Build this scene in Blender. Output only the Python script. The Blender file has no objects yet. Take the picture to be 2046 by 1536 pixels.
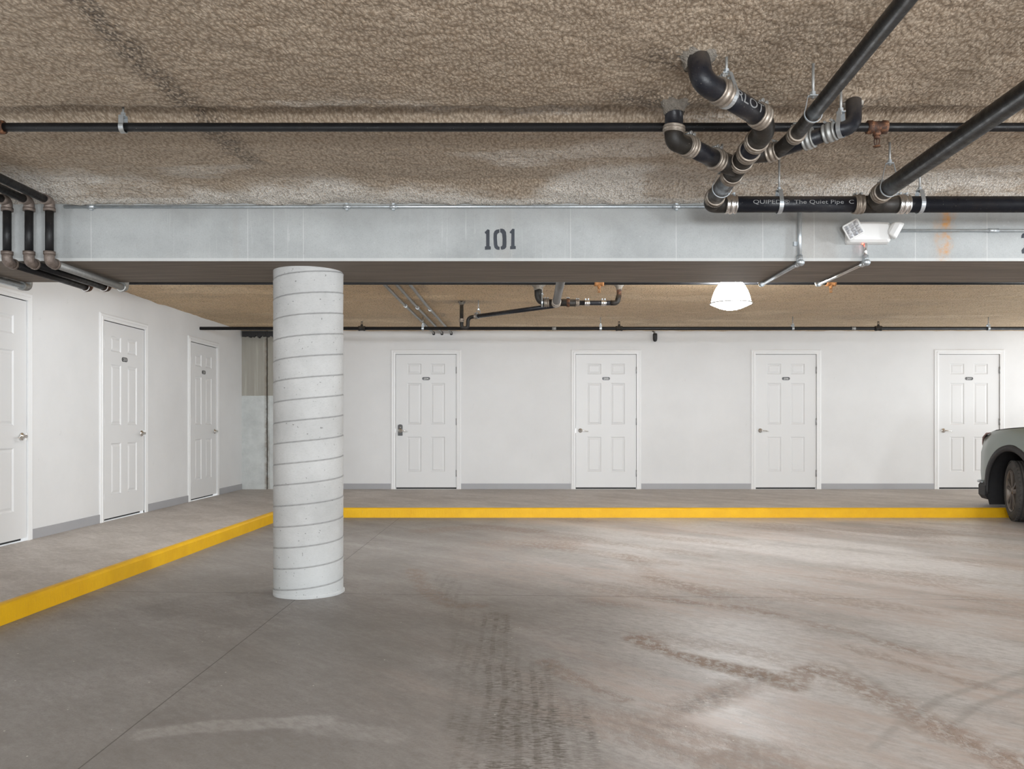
import bpy, bmesh, math, random
import numpy as np
from mathutils import Vector, Matrix, noise
PI = math.pi
random.seed(7)
SC = bpy.context.scene
COL = SC.collection

# ---------------------------------------------------------------- camera, world, lights, exposure
F = 1650.0            # focal length in pixels of a 2046 px wide frame
H = 1.112             # camera height above the garage floor
VX, VY = 1040.0, 845.0
cam_d = bpy.data.cameras.new('camera')
cam_d.sensor_fit = 'HORIZONTAL'; cam_d.sensor_width = 36.0
cam_d.lens = 36.0 * F / 2046.0
cam_d.shift_x = (1023.0 - VX) / 2046.0
cam_d.shift_y = (VY - 768.0) / 2046.0
cam_d.clip_start = 0.05
cam = bpy.data.objects.new('camera', cam_d)
cam.location = (0, 0, H); cam.rotation_euler = (PI / 2, 0, 0)
COL.objects.link(cam)
SC.camera = cam

w = bpy.data.worlds.new('world'); SC.world = w; w.use_nodes = True
bg = w.node_tree.nodes['Background']
bg.inputs[0].default_value = (0.93, 0.97, 1.0, 1); bg.inputs[1].default_value = 2.6
SC.view_settings.view_transform = 'Standard'
SC.view_settings.look = 'None'
SC.view_settings.exposure = 0.0
SC.view_settings.gamma = 1.0
SC.view_settings.use_curve_mapping = False

def area(name, loc, rot, sx, sy, power, color=(1, 1, 1), shape='RECTANGLE'):
    l = bpy.data.lights.new(name, 'AREA'); l.shape = shape
    l.size = sx; l.size_y = sy; l.energy = power; l.color = color
    o = bpy.data.objects.new(name, l); o.location = loc; o.rotation_euler = rot
    COL.objects.link(o); return o
def bulb(name, loc, power, radius=0.15, color=(0.93, 0.97, 1.0)):
    l = bpy.data.lights.new(name, 'POINT'); l.energy = power; l.shadow_soft_size = radius; l.color = color
    o = bpy.data.objects.new(name, l); o.location = loc; COL.objects.link(o); return o
# unseen flash-like sources behind the camera, low and fairly small, then added fills
area('flash_low', (0.4, -2.5, 1.15), (PI / 2, 0, 0), 0.9, 0.4, 215, (0.92, 0.965, 1.0))
area('flash_low_far', (2.3, -2.6, 1.15), (PI / 2, 0, 0), 0.6, 0.4, 130, (0.92, 0.965, 1.0))  # second flash-like source, added for the car's shadow
area('fill_wide', (1.0, -5.5, 1.1), (PI / 2, 0, 0), 9.0, 1.9, 60, (0.92, 0.965, 1.0))  # added broad fill from behind, not a known opening
area('fill_side', (9.4, 8.6, 1.35), (PI / 2, 0, PI / 2), 7.0, 2.0, 75, (0.92, 0.965, 1.0))  # added fill from the right to brighten the back bay
# unseen strip fills added behind the beam to brighten the back bay
area('fill_strip_side', (-1.6, 6.35, 2.30), (1.0, 0, 0), 2.8, 0.2, 52, (0.92, 0.965, 1.0))
area('fill_strip_mid', (1.8, 6.35, 2.30), (1.0, 0, 0), 3.0, 0.2, 26, (0.92, 0.965, 1.0))
# garage ceiling lamps of the same rows, standing outside the frame
bulb('lamp_front_bay', (-0.1, 0.6, 2.12), 40, 0.2)
bulb('lamp_front_bay_side', (-3.3, 3.2, 2.08), 18, 0.12)
bulb('lamp_front_bay_far', (5.9, 2.6, 2.10), 370, 0.2)
bulb('lamp_back_bay_far', (6.0, 7.4, 2.2), 50, 0.18)
bulb('lamp_back_bay_mid', (1.914, 7.5, 2.05), 18, 0.17)

# ---------------------------------------------------------------- helpers
def P(px, py, Y):
    """world point seen at photograph pixel (px, py) at depth Y"""
    s = F / Y
    return Vector(((px - VX) / s, Y, H - (py - VY) / s))

class MB:
    def __init__(s): s.v = []; s.f = []; s.sm = []
    def add(s, vs, fs, smooth=False):
        b = len(s.v); s.v += [tuple(v) for v in vs]
        s.f += [tuple(i + b for i in f) for f in fs]; s.sm += [smooth] * len(fs); return s
    def box(s, x0, x1, y0, y1, z0, z1, M=None):
        vs = [Vector((x, y, z)) for z in (z0, z1) for y in (y0, y1) for x in (x0, x1)]
        if M is not None: vs = [M @ v for v in vs]
        return s.add(vs, [(0, 2, 3, 1), (4, 5, 7, 6), (0, 1, 5, 4), (2, 6, 7, 3), (0, 4, 6, 2), (1, 3, 7, 5)])
    def prism(s, pts, f):
        """extrude 2-d polygon pts; f(x, y, k) -> 3-d point for k = 0, 1"""
        n = len(pts)
        vs = [f(x, y, 0) for x, y in pts] + [f(x, y, 1) for x, y in pts]
        fs = [tuple(range(n)), tuple(range(2 * n - 1, n - 1, -1))]
        fs += [(i, i + n, (i + 1) % n + n, (i + 1) % n) for i in range(n)]
        return s.add(vs, fs)
    def tube(s, pts, r, n=20, caps=True):
        pts = [Vector(p) for p in pts]
        rs = r if isinstance(r, (list, tuple)) else [r] * len(pts)
        T = []
        for i in range(len(pts)):
            a = pts[max(i - 1, 0)]; b = pts[min(i + 1, len(pts) - 1)]
            T.append((b - a).normalized())
        u = T[0].orthogonal().normalized()
        vs = []
        for i, p in enumerate(pts):
            if i: u = (T[i - 1].rotation_difference(T[i])) @ u
            u = (u - T[i] * u.dot(T[i])).normalized(); w_ = T[i].cross(u)
            for k in range(n):
                a = 2 * PI * k / n
                vs.append(p + (u * math.cos(a) + w_ * math.sin(a)) * rs[i])
        fs = []
        for i in range(len(pts) - 1):
            for k in range(n):
                fs.append((i * n + k, i * n + (k + 1) % n, (i + 1) * n + (k + 1) % n, (i + 1) * n + k))
        s.add(vs, fs, True)
        if caps:
            b = len(s.v) - len(vs); e = len(s.v) - n
            s.f.append(tuple(range(b + n - 1, b - 1, -1))); s.sm.append(False)
            s.f.append(tuple(range(e, e + n))); s.sm.append(False)
        return s
    def lathe(s, prof, M=None, n=32, smooth=True, caps=True):
        """prof: list of (r, z) around local z"""
        vs = []
        for r, z in prof:
            for k in range(n):
                a = 2 * PI * k / n; v = Vector((r * math.cos(a), r * math.sin(a), z))
                vs.append(M @ v if M is not None else v)
        fs = []
        for i in range(len(prof) - 1):
            for k in range(n):
                fs.append((i * n + k, i * n + (k + 1) % n, (i + 1) * n + (k + 1) % n, (i + 1) * n + k))
        m = len(prof)
        s.add(vs, fs, smooth)
        b = len(s.v) - len(vs)
        if not caps: return s
        if prof[0][0] > 1e-5: s.f.append(tuple(range(b + n - 1, b - 1, -1))); s.sm.append(False)
        if prof[-1][0] > 1e-5: s.f.append(tuple(range(b + (m - 1) * n, b + m * n))); s.sm.append(False)
        return s
    def build(s, name, mat, parent=None, bevel=0, recalc=True):
        me = bpy.data.meshes.new(name); me.from_pydata(s.v, [], s.f)
        me.polygons.foreach_set('use_smooth', s.sm)
        if recalc:
            bm = bmesh.new(); bm.from_mesh(me)
            bmesh.ops.recalc_face_normals(bm, faces=bm.faces); bm.to_mesh(me); bm.free()
        me.materials.append(mat)
        o = bpy.data.objects.new(name, me); COL.objects.link(o)
        if parent:
            o.parent = parent
            # meshes are built in world coordinates: only an Empty carries an offset
            o.matrix_parent_inverse = Matrix.Translation(-Vector(parent.location)) if parent.type == 'EMPTY' else Matrix.Identity(4)
        if bevel:
            m = o.modifiers.new('bevel', 'BEVEL'); m.width = bevel; m.segments = 2; m.limit_method = 'ANGLE'
        return o

def empty(name, loc=(0, 0, 0), label=None, cat=None, group=None):
    o = bpy.data.objects.new(name, None); o.location = loc; COL.objects.link(o)
    o.empty_display_size = 0.1
    return tag(o, label, cat, group)
def tag(o, label=None, cat=None, group=None, kind=None):
    if label: o['label'] = label
    if cat: o['category'] = cat
    if group: o['group'] = group
    if kind: o['kind'] = kind
    return o
def struct(o, label=None):
    o['kind'] = 'structure'
    if label: o['label'] = label
    return o
def copy_tree(o, parent=None):
    c = o.copy(); COL.objects.link(c)
    if parent: c.parent = parent; c.matrix_parent_inverse = o.matrix_parent_inverse.copy()
    for ch in [x for x in KIDS.get(o.name, [])]: copy_tree(ch, c)
    return c
KIDS = {}
def kids_of(root):
    KIDS.clear()
    for o in bpy.data.objects:
        if o.parent: KIDS.setdefault(o.parent.name, []).append(o)

def fillet(pts, rad, n=8):
    pts = [Vector(p) for p in pts]
    if not isinstance(rad, (list, tuple)): rad = [rad] * (len(pts) - 2)
    out = [pts[0]]
    for i in range(1, len(pts) - 1):
        a, b, c = pts[i - 1], pts[i], pts[i + 1]
        d1 = (a - b).normalized(); d2 = (c - b).normalized(); r = rad[i - 1]
        r = min(r, (a - b).length * 0.49, (c - b).length * 0.49)
        p0 = b + d1 * r; p1 = b + d2 * r
        for k in range(n + 1):
            t = k / n
            out.append(p0 * (1 - t) ** 2 + b * 2 * t * (1 - t) + p1 * t * t)
    out.append(pts[-1]); return out
def frame_M(p, axis, up=(0, 0, 1)):
    """matrix with local z along axis at p"""
    z = Vector(axis).normalized(); u = Vector(up)
    if abs(z.dot(u)) > 0.98: u = Vector((0, 1, 0))
    x = u.cross(z).normalized(); y = z.cross(x)
    M = Matrix((x, y, z)).transposed().to_4x4(); M.translation = Vector(p); return M
def lerp(a, b, t): return Vector(a) * (1 - t) + Vector(b) * t

# numpy value noise
def vnoise(x, y, seed=0):
    xi = np.floor(x).astype(np.int64); yi = np.floor(y).astype(np.int64)
    fx = x - xi; fy = y - yi; fx = fx * fx * (3 - 2 * fx); fy = fy * fy * (3 - 2 * fy)
    def h(a, b):
        n = (a * 374761393 + b * 668265263 + seed * 974634777) & 0xFFFFFFFF
        n = ((n ^ (n >> 13)) * 1274126177) & 0xFFFFFFFF
        return ((n ^ (n >> 16)) & 0xFFFF) / 65535.0
    return (h(xi, yi) * (1 - fx) + h(xi + 1, yi) * fx) * (1 - fy) + (h(xi, yi + 1) * (1 - fx) + h(xi + 1, yi + 1) * fx) * fy
def fbm(x, y, s, o=4, seed=0):
    r = 0; a = 1; t = 0
    for k in range(o):
        r = r + a * vnoise(x * s, y * s, seed + k * 17); t += a; a *= 0.5; s *= 2.07
    return r / t
def sstep(a, b, x):
    t = np.clip((x - a) / (b - a), 0, 1); return t * t * (3 - 2 * t)
def seg_dist(x, y, pts):
    d = np.full_like(x, 1e9); tt = np.zeros_like(x); L = 0
    for (ax, ay), (bx, by) in zip(pts[:-1], pts[1:]):
        vx, vy = bx - ax, by - ay; l2 = vx * vx + vy * vy; l = math.sqrt(l2)
        t = np.clip(((x - ax) * vx + (y - ay) * vy) / l2, 0, 1)
        q = np.hypot(x - ax - t * vx, y - ay - t * vy)
        m = q < d; d = np.where(m, q, d); tt = np.where(m, L + t * l, tt); L += l
    return d, tt
def grid_mesh(name, xs, ys, zf, mat, attrs=None, flip=False):
    X, Y = np.meshgrid(xs, ys); Z = zf(X, Y); nx, ny = len(xs), len(ys)
    co = np.stack([X, Y, Z], -1).reshape(-1, 3).astype(np.float32)
    i = (np.arange(ny - 1)[:, None] * nx + np.arange(nx - 1)[None, :]).ravel()
    q = np.stack([i, i + 1, i + 1 + nx, i + nx], 1)
    if flip: q = q[:, ::-1]
    me = bpy.data.meshes.new(name); me.vertices.add(len(co)); me.vertices.foreach_set('co', co.ravel())
    me.loops.add(q.size); me.loops.foreach_set('vertex_index', q.ravel().astype(np.int32))
    me.polygons.add(len(q)); me.polygons.foreach_set('loop_start', (np.arange(len(q)) * 4).astype(np.int32))
    me.polygons.foreach_set('use_smooth', np.ones(len(q), bool))
    me.update(); me.validate()
    for k, fn in (attrs or {}).items():
        a = me.attributes.new(k, 'FLOAT', 'POINT'); a.data.foreach_set('value', fn(X, Y).ravel().astype(np.float32))
    me.materials.append(mat)
    o = bpy.data.objects.new(name, me); COL.objects.link(o); return o

# ---------------------------------------------------------------- materials
class NT:
    def __init__(s, name):
        s.m = bpy.data.materials.new(name); s.m.use_nodes = True; s.t = s.m.node_tree
        s.b = s.t.nodes['Principled BSDF']
    def n(s, ty, **kw):
        x = s.t.nodes.new(ty)
        for k, v in kw.items():
            if k.startswith('i_'):
                key = k[2:].replace('_', ' ')
                s.put(x.inputs[key] if key in x.inputs else x.inputs[int(key)], v)
            else: setattr(x, k, v)
        return x
    def put(s, sock, v):
        if hasattr(v, 'links') or isinstance(v, bpy.types.NodeSocket): s.t.links.new(v, sock)
        else: sock.default_value = v
    def math(s, op, a, b=0.0, c=None, clamp=False):
        x = s.n('ShaderNodeMath', operation=op); x.use_clamp = clamp
        s.put(x.inputs[0], a); s.put(x.inputs[1], b)
        if c is not None: s.put(x.inputs[2], c)
        return x.outputs[0]
    def noise(s, scale, detail=4, rough=0.55, vec=None, dist=0.0):
        x = s.n('ShaderNodeTexNoise'); x.inputs['Scale'].default_value = scale
        x.inputs['Detail'].default_value = detail; x.inputs['Roughness'].default_value = rough
        x.inputs['Distortion'].default_value = dist
        s.put(x.inputs['Vector'], vec if vec is not None else s.pos()); return x.outputs['Fac']
    def pos(s):
        if not hasattr(s, '_p'): s._p = s.n('ShaderNodeNewGeometry').outputs['Position']
        return s._p
    def mapv(s, scale=(1, 1, 1), rot=(0, 0, 0), vec=None):
        x = s.n('ShaderNodeMapping'); x.inputs['Scale'].default_value = scale; x.inputs['Rotation'].default_value = rot
        s.put(x.inputs['Vector'], vec if vec is not None else s.pos()); return x.outputs[0]
    def xyz(s):
        if not hasattr(s, '_s'):
            s._s = s.n('ShaderNodeSeparateXYZ'); s.put(s._s.inputs[0], s.pos())
        return s._s.outputs
    def ramp(s, fac, stops):
        x = s.n('ShaderNodeValToRGB'); e = x.color_ramp.elements
        while len(e) < len(stops): e.new(0.5)
        for i, (p, c) in enumerate(stops):
            e[i].position = p; e[i].color = (c[0], c[1], c[2], 1) if isinstance(c, (tuple, list)) else (c, c, c, 1)
        s.put(x.inputs[0], fac); return x.outputs[0]
    def mix(s, fac, a, b, mode='MIX'):
        x = s.n('ShaderNodeMix', data_type='RGBA', blend_type=mode)
        s.put(x.inputs[0], fac)
        for k, v in ((6, a), (7, b)):
            if isinstance(v, (tuple, list)): v = (v[0], v[1], v[2], 1)
            s.put(x.inputs[k], v)
        return x.outputs[2]
    def attr(s, name):
        return s.n('ShaderNodeAttribute', attribute_name=name).outputs['Fac']
    def bump(s, h, dist=0.01, strength=1.0, normal=None):
        x = s.n('ShaderNodeBump'); x.inputs['Distance'].default_value = dist; x.inputs['Strength'].default_value = strength
        s.put(x.inputs['Height'], h)
        if normal is not None: s.put(x.inputs['Normal'], normal)
        return x.outputs[0]
    def out(s, color=None, rough=None, metal=None, normal=None, spec=None):
        if color is not None: s.put(s.b.inputs['Base Color'], (*color, 1) if isinstance(color, (tuple, list)) and len(color) == 3 else color)
        if rough is not None: s.put(s.b.inputs['Roughness'], rough)
        if metal is not None: s.put(s.b.inputs['Metallic'], metal)
        if normal is not None: s.put(s.b.inputs['Normal'], normal)
        if spec is not None: s.put(s.b.inputs['Specular IOR Level'], spec)
        return s.m

def plain(name, col, rough=0.5, metal=0.0, var=0.08, scale=30, spec=0.5, bump=0.0):
    t = NT(name); f = t.noise(scale, 3)
    c = t.mix(f, tuple(x * (1 - var) for x in col), tuple(min(1, x * (1 + var)) for x in col))
    nrm = t.bump(t.noise(scale * 3, 3), bump) if bump else None
    return t.out(c, rough, metal, nrm, spec)

def foam_mat():
    t = NT('sprayed_foam')
    big = t.noise(0.8, 5, 0.6); mid = t.noise(6, 5, 0.6)
    nz = t.n('ShaderNodeTexNoise'); nz.inputs['Scale'].default_value = 22; nz.inputs['Detail'].default_value = 2
    t.put(nz.inputs['Vector'], t.pos())
    sc = t.n('ShaderNodeVectorMath', operation='SCALE'); t.put(sc.inputs[0], nz.outputs['Color']); sc.inputs['Scale'].default_value = 0.02
    wv = t.n('ShaderNodeVectorMath', operation='ADD'); t.put(wv.inputs[0], t.pos()); t.put(wv.inputs[1], sc.outputs[0])
    flat = t.mapv((1, 0.5, 0.0), (0, 0, 0), wv.outputs[0])
    lump = t.n('ShaderNodeTexVoronoi', feature='SMOOTH_F1', voronoi_dimensions='2D'); lump.inputs['Scale'].default_value = 72
    lump.inputs['Smoothness'].default_value = 0.6; t.put(lump.inputs['Vector'], flat)
    lump2 = t.n('ShaderNodeTexVoronoi', feature='F1', voronoi_dimensions='2D'); lump2.inputs['Scale'].default_value = 170; t.put(lump2.inputs['Vector'], flat)
    fine = t.noise(120, 4, 0.7)
    c = t.ramp(big, [(0.3, (0.33, 0.253, 0.180)), (0.5, (0.375, 0.292, 0.212)), (0.7, (0.41, 0.325, 0.242))])
    c = t.mix(t.ramp(mid, [(0.35, 0.0), (0.7, 1.0)]), c, (0.45, 0.37, 0.285))
    c = t.mix(t.math('MULTIPLY', t.ramp(fine, [(0.35, 1.0), (0.55, 0.0)]), 0.5), c, (0.15, 0.11, 0.075))
    # pale efflorescence
    wht = t.attr('pale'); wn = t.noise(45, 4, 0.7, t.mapv((0.6, 1.6, 1)))
    wf = t.math('MULTIPLY', wht, t.ramp(t.math('ADD', wn, t.math('MULTIPLY', wht, 0.12)), [(0.42, 0.0), (0.56, 1.0)]))
    wf = t.math('MAXIMUM', wf, t.math('MULTIPLY', t.math('GREATER_THAN', t.math('ADD', wht, t.math('MULTIPLY', t.math('SUBTRACT', wn, 0.5), 0.5)), 0.93), 0.95))
    c = t.mix(t.math('MULTIPLY', wf, 0.9), c, (0.78, 0.76, 0.72))
    blk = t.attr('soot'); bn = t.noise(38, 4, 0.75)
    bf = t.math('MULTIPLY', blk, t.ramp(bn, [(0.38, 0.0), (0.58, 1.0)]))
    c = t.mix(bf, c, (0.035, 0.03, 0.027))
    c = t.mix(t.attr('warm_lit'), c, t.mix(1.0, c, (2.15, 1.92, 1.45), 'MULTIPLY'))  # back bay foam coloured brighter in place of light reaching it
    # lump tops lighter, hollows between them darker: relief shading painted into the colour
    c = t.mix(t.ramp(lump.outputs['Distance'], [(0.12, 0.8), (0.42, 0.0)]), c, (0.50, 0.415, 0.325))
    c = t.mix(t.math('MULTIPLY', t.ramp(lump.outputs['Distance'], [(0.42, 0.0), (0.70, 1.0)]), 0.6), c, (0.20, 0.148, 0.10))
    c = t.mix(t.math('MULTIPLY', t.ramp(lump2.outputs['Distance'], [(0.45, 0.0), (0.75, 1.0)]), 0.5), c, (0.20, 0.148, 0.10))
    h = t.math('SUBTRACT', t.math('MULTIPLY', fine, 0.35), t.math('MULTIPLY', lump.outputs['Distance'], 1.2))
    h = t.math('SUBTRACT', h, t.math('MULTIPLY', lump2.outputs['Distance'], 0.4))
    h = t.math('MULTIPLY', t.math('ADD', h, t.math('MULTIPLY', t.noise(30, 3), 0.25)), -1.0)
    nrm = t.bump(h, 0.0042, 1.0)
    return t.out(c, 0.62, 0, nrm, 0.35)

def floor_mat(name, walk=False):
    t = NT(name)
    x, y, z = t.xyz()[0], t.xyz()[1], t.xyz()[2]
    sv = t.mapv((0.35, 1.5, 1), (0, 0, 0), t.mapv((1, 1, 1), (0, 0, PI / 4)))
    a = t.noise(0.7, 6, 0.6); b = t.noise(3.5, 6, 0.65); st = t.noise(2.4, 7, 0.65, sv)
    grit = t.noise(24, 9, 0.75, t.mapv((0.6, 1.3, 1), (0, 0, 0), t.mapv((1, 1, 1), (0, 0, PI / 4))))
    fine = t.noise(90, 4, 0.7)
    c = t.ramp(a, [(0.3, (0.215, 0.200, 0.188)), (0.5, (0.262, 0.245, 0.232)), (0.72, (0.31, 0.292, 0.278))])
    c = t.mix(t.ramp(b, [(0.3, 0.5), (0.62, 0.0)]), c, (0.165, 0.15, 0.138))
    c = t.mix(t.ramp(st, [(0.45, 0.0), (0.75, 0.5)]), c, (0.36, 0.34, 0.328))
    c = t.mix(t.math('MULTIPLY', t.ramp(fine, [(0.3, 1.0), (0.5, 0.0)]), 0.5), c, (0.16, 0.14, 0.125))
    c = t.mix(t.ramp(grit, [(0.36, 0.40), (0.52, 0.0)]), c, (0.16, 0.14, 0.125))
    c = t.mix(t.ramp(grit, [(0.54, 0.0), (0.70, 0.30)]), c, (0.43, 0.41, 0.40))
    rgh = t.ramp(st, [(0.3, 0.62), (0.7, 0.48)])
    h = t.math('MULTIPLY', fine, 0.3)
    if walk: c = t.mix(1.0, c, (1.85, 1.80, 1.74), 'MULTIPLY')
    if not walk:
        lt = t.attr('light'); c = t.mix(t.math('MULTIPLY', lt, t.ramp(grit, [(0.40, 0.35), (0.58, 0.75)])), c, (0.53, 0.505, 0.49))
        pk = t.math('MULTIPLY', t.attr('silt'), t.ramp(t.noise(9, 7, 0.7, sv), [(0.40, 0.1), (0.60, 0.75)])); c = t.mix(pk, c, (0.375, 0.305, 0.268))
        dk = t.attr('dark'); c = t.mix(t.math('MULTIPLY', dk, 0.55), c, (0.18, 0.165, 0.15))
        # dirt carried in on tyres
        dn = t.noise(26, 5, 0.7, t.mapv((1, 0.6, 1), (0, 0, 0.5)))
        dm = t.math('MULTIPLY', t.attr('dirt'), t.ramp(dn, [(0.38, 0.10), (0.56, 0.95)]))
        c = t.mix(dm, c, (0.25, 0.185, 0.145))
        # tread marks: chevrons along y
        tv = t.attr('tread')
        te = t.ramp(t.noise(1.0, 3, 0.6, t.mapv((26, 95, 1))), [(0.47, 0.0), (0.55, 1.0)])
        xw = t.math('ADD', x, t.math('MULTIPLY', t.noise(2.5, 2), 0.05))
        gr = t.ramp(t.math('SINE', t.math('MULTIPLY', xw, 95.0)), [(0.2, 0.0), (0.6, 1.0)])
        tm = t.math('MULTIPLY', tv, t.math('ADD', t.math('MULTIPLY', te, 0.9), t.math('MULTIPLY', gr, 0.35)), clamp=True)
        tm = t.math('MULTIPLY', tm, t.ramp(t.noise(7, 5, 0.7), [(0.36, 0.35), (0.55, 1.0)]))
        c = t.mix(tm, c, (0.115, 0.10, 0.085))
        # saw joints
        jw = t.math('MULTIPLY', t.math('SUBTRACT', t.noise(1.2, 3), 0.5), 0.03)
        j1 = t.math('LESS_THAN', t.math('ABSOLUTE', t.math('ADD', t.math('ADD', x, 1.42), t.math('MULTIPLY', jw, 0.3))), 0.0028)
        yj = t.math('SUBTRACT', t.math('ADD', y, t.math('MULTIPLY', x, 0.045)), 5.33)
        j2 = t.math('LESS_THAN', t.math('ABSOLUTE', t.math('ADD', yj, jw)), 0.0045)
        j = t.math('MAXIMUM', j1, t.math('MULTIPLY', j2, 0.85)); c = t.mix(t.math('MULTIPLY', j, 0.75), c, (0.07, 0.06, 0.055))
        h = t.math('ADD', h, t.math('MULTIPLY', dm, 0.9)); h = t.math('SUBTRACT', h, t.math('MULTIPLY', j, 1.0))
        wet = t.attr('shine'); rgh = t.math('SUBTRACT', rgh, t.math('MULTIPLY', wet, 0.2))
        rgh = t.math('ADD', rgh, t.math('MULTIPLY', dm, 0.35), clamp=True)
        # specks of debris
        sp = t.n('ShaderNodeTexVoronoi'); sp.inputs['Scale'].default_value = 9; t.put(sp.inputs['Vector'], t.pos())
        c = t.mix(t.math('LESS_THAN', sp.outputs['Distance'], 0.035), c, (0.55, 0.52, 0.48))
    if not walk: c = t.mix(1.0, c, (1.10, 1.11, 1.12), 'MULTIPLY')
    nrm = t.bump(h, 0.004, 0.8)
    return t.out(c, rgh, 0, nrm, 0.33)

def beam_mat(name, under=False):
    t = NT(name); x, y, z = t.xyz()[0], t.xyz()[1], t.xyz()[2]
    a = t.noise(2.2, 6, 0.65); fine = t.noise(140, 3, 0.7)
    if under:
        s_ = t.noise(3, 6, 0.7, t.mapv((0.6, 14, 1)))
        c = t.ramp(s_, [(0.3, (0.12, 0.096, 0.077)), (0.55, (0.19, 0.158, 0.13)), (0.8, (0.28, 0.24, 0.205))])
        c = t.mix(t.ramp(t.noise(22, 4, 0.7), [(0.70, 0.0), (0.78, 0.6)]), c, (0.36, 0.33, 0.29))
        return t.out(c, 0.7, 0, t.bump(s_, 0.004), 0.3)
    c = t.ramp(a, [(0.3, (0.30, 0.315, 0.315)), (0.5, (0.37, 0.385, 0.387)), (0.7, (0.43, 0.447, 0.447))])
    c = t.mix(t.math('MULTIPLY', t.ramp(fine, [(0.3, 1.0), (0.5, 0.0)]), 0.3), c, (0.24, 0.245, 0.24))
    # vertical drips of lime
    vm = t.ramp(t.noise(1.3, 2, 0.5, t.mapv((1, 1, 0.02))), [(0.50, 0.0), (0.66, 1.0)])
    v = t.noise(34, 3, 0.6, t.mapv((1, 1, 0.015))); c = t.mix(t.math('MULTIPLY', vm, t.ramp(v, [(0.60, 0.0), (0.615, 0.5), (0.63, 0.0)])), c, (0.60, 0.61, 0.60))
    # sharp construction lines drawn down the face
    ln_ = None
    for lx in (-2.632, -1.672, -1.512, -1.331, 0.307, 0.954, 1.485, 1.80, 2.42, 2.86):
        q = t.math('LESS_THAN', t.math('ABSOLUTE', t.math('SUBTRACT', t.math('ADD', x, t.math('MULTIPLY', z, 0.004)), lx + 0.009)), 0.0018)
        ln_ = q if ln_ is None else t.math('MAXIMUM', ln_, q)
    c = t.mix(t.math('MULTIPLY', ln_, 0.5), c, (0.66, 0.67, 0.66))
    bl = t.noise(30, 5, 0.75, t.mapv((1, 1, 1))); c = t.mix(t.ramp(bl, [(0.62, 0.0), (0.72, 0.4)]), c, (0.55, 0.57, 0.57))
    c = t.mix(t.ramp(bl, [(0.28, 0.35), (0.40, 0.0)]), c, (0.24, 0.245, 0.24))
    v2 = t.noise(2.1, 3, 0.6, t.mapv((1, 1, 0.04))); c = t.mix(t.ramp(v2, [(0.57, 0.0), (0.72, 0.45)]), c, (0.30, 0.25, 0.2))
    # darker zone along the top edge
    dz = t.math('ADD', z, t.math('MULTIPLY', t.math('SUBTRACT', t.noise(3, 4), 0.5), 0.16))
    c = t.mix(t.ramp(t.math('SUBTRACT', dz, 2.30), [(0.0, 0.0), (0.12, 0.5)]), c, (0.22, 0.22, 0.21))
    # pale lower arris
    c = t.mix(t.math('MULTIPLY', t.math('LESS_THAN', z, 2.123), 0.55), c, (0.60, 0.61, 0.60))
    # rust run
    rx = t.math('ABSOLUTE', t.math('ADD', t.math('SUBTRACT', x, 2.60), t.math('MULTIPLY', t.math('SUBTRACT', t.noise(9, 3), 0.5), 0.12)))
    rm = t.math('MULTIPLY', t.ramp(rx, [(0.01, 1.0), (0.065, 0.0)]), t.ramp(t.noise(20, 4, 0.7), [(0.42, 0.1), (0.62, 0.9)]))
    c = t.mix(rm, c, (0.52, 0.25, 0.065))
    return t.out(c, 0.62, 0, t.bump(t.math('ADD', a, t.math('MULTIPLY', fine, 0.3)), 0.003), 0.4)

def column_mat():
    t = NT('cast_column_concrete'); x, y, z = t.xyz()[0], t.xyz()[1], t.xyz()[2]
    a = t.noise(2.5, 6, 0.65); f = t.noise(60, 4, 0.7, t.mapv((1, 1, 3)))
    c = t.ramp(a, [(0.3, (0.41, 0.41, 0.405)), (0.5, (0.49, 0.49, 0.485)), (0.7, (0.56, 0.56, 0.555))])
    c = t.mix(t.math('MULTIPLY', t.ramp(f, [(0.3, 1.0), (0.5, 0.0)]), 0.3), c, (0.33, 0.33, 0.32))
    c = t.mix(t.ramp(z, [(0.05, 0.5), (0.45, 0.0)]), c, (0.46, 0.49, 0.50))
    c = t.mix(t.ramp(t.noise(55, 2, 0.5), [(0.70, 0.0), (0.74, 0.8)]), c, (0.16, 0.16, 0.155))
    c = t.mix(t.math('MULTIPLY', t.attr('seam'), 0.85), c, (0.13, 0.13, 0.127))
    return t.out(c, 0.7, 0, t.bump(t.math('ADD', a, t.math('MULTIPLY', f, 0.4)), 0.003), 0.35)

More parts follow.
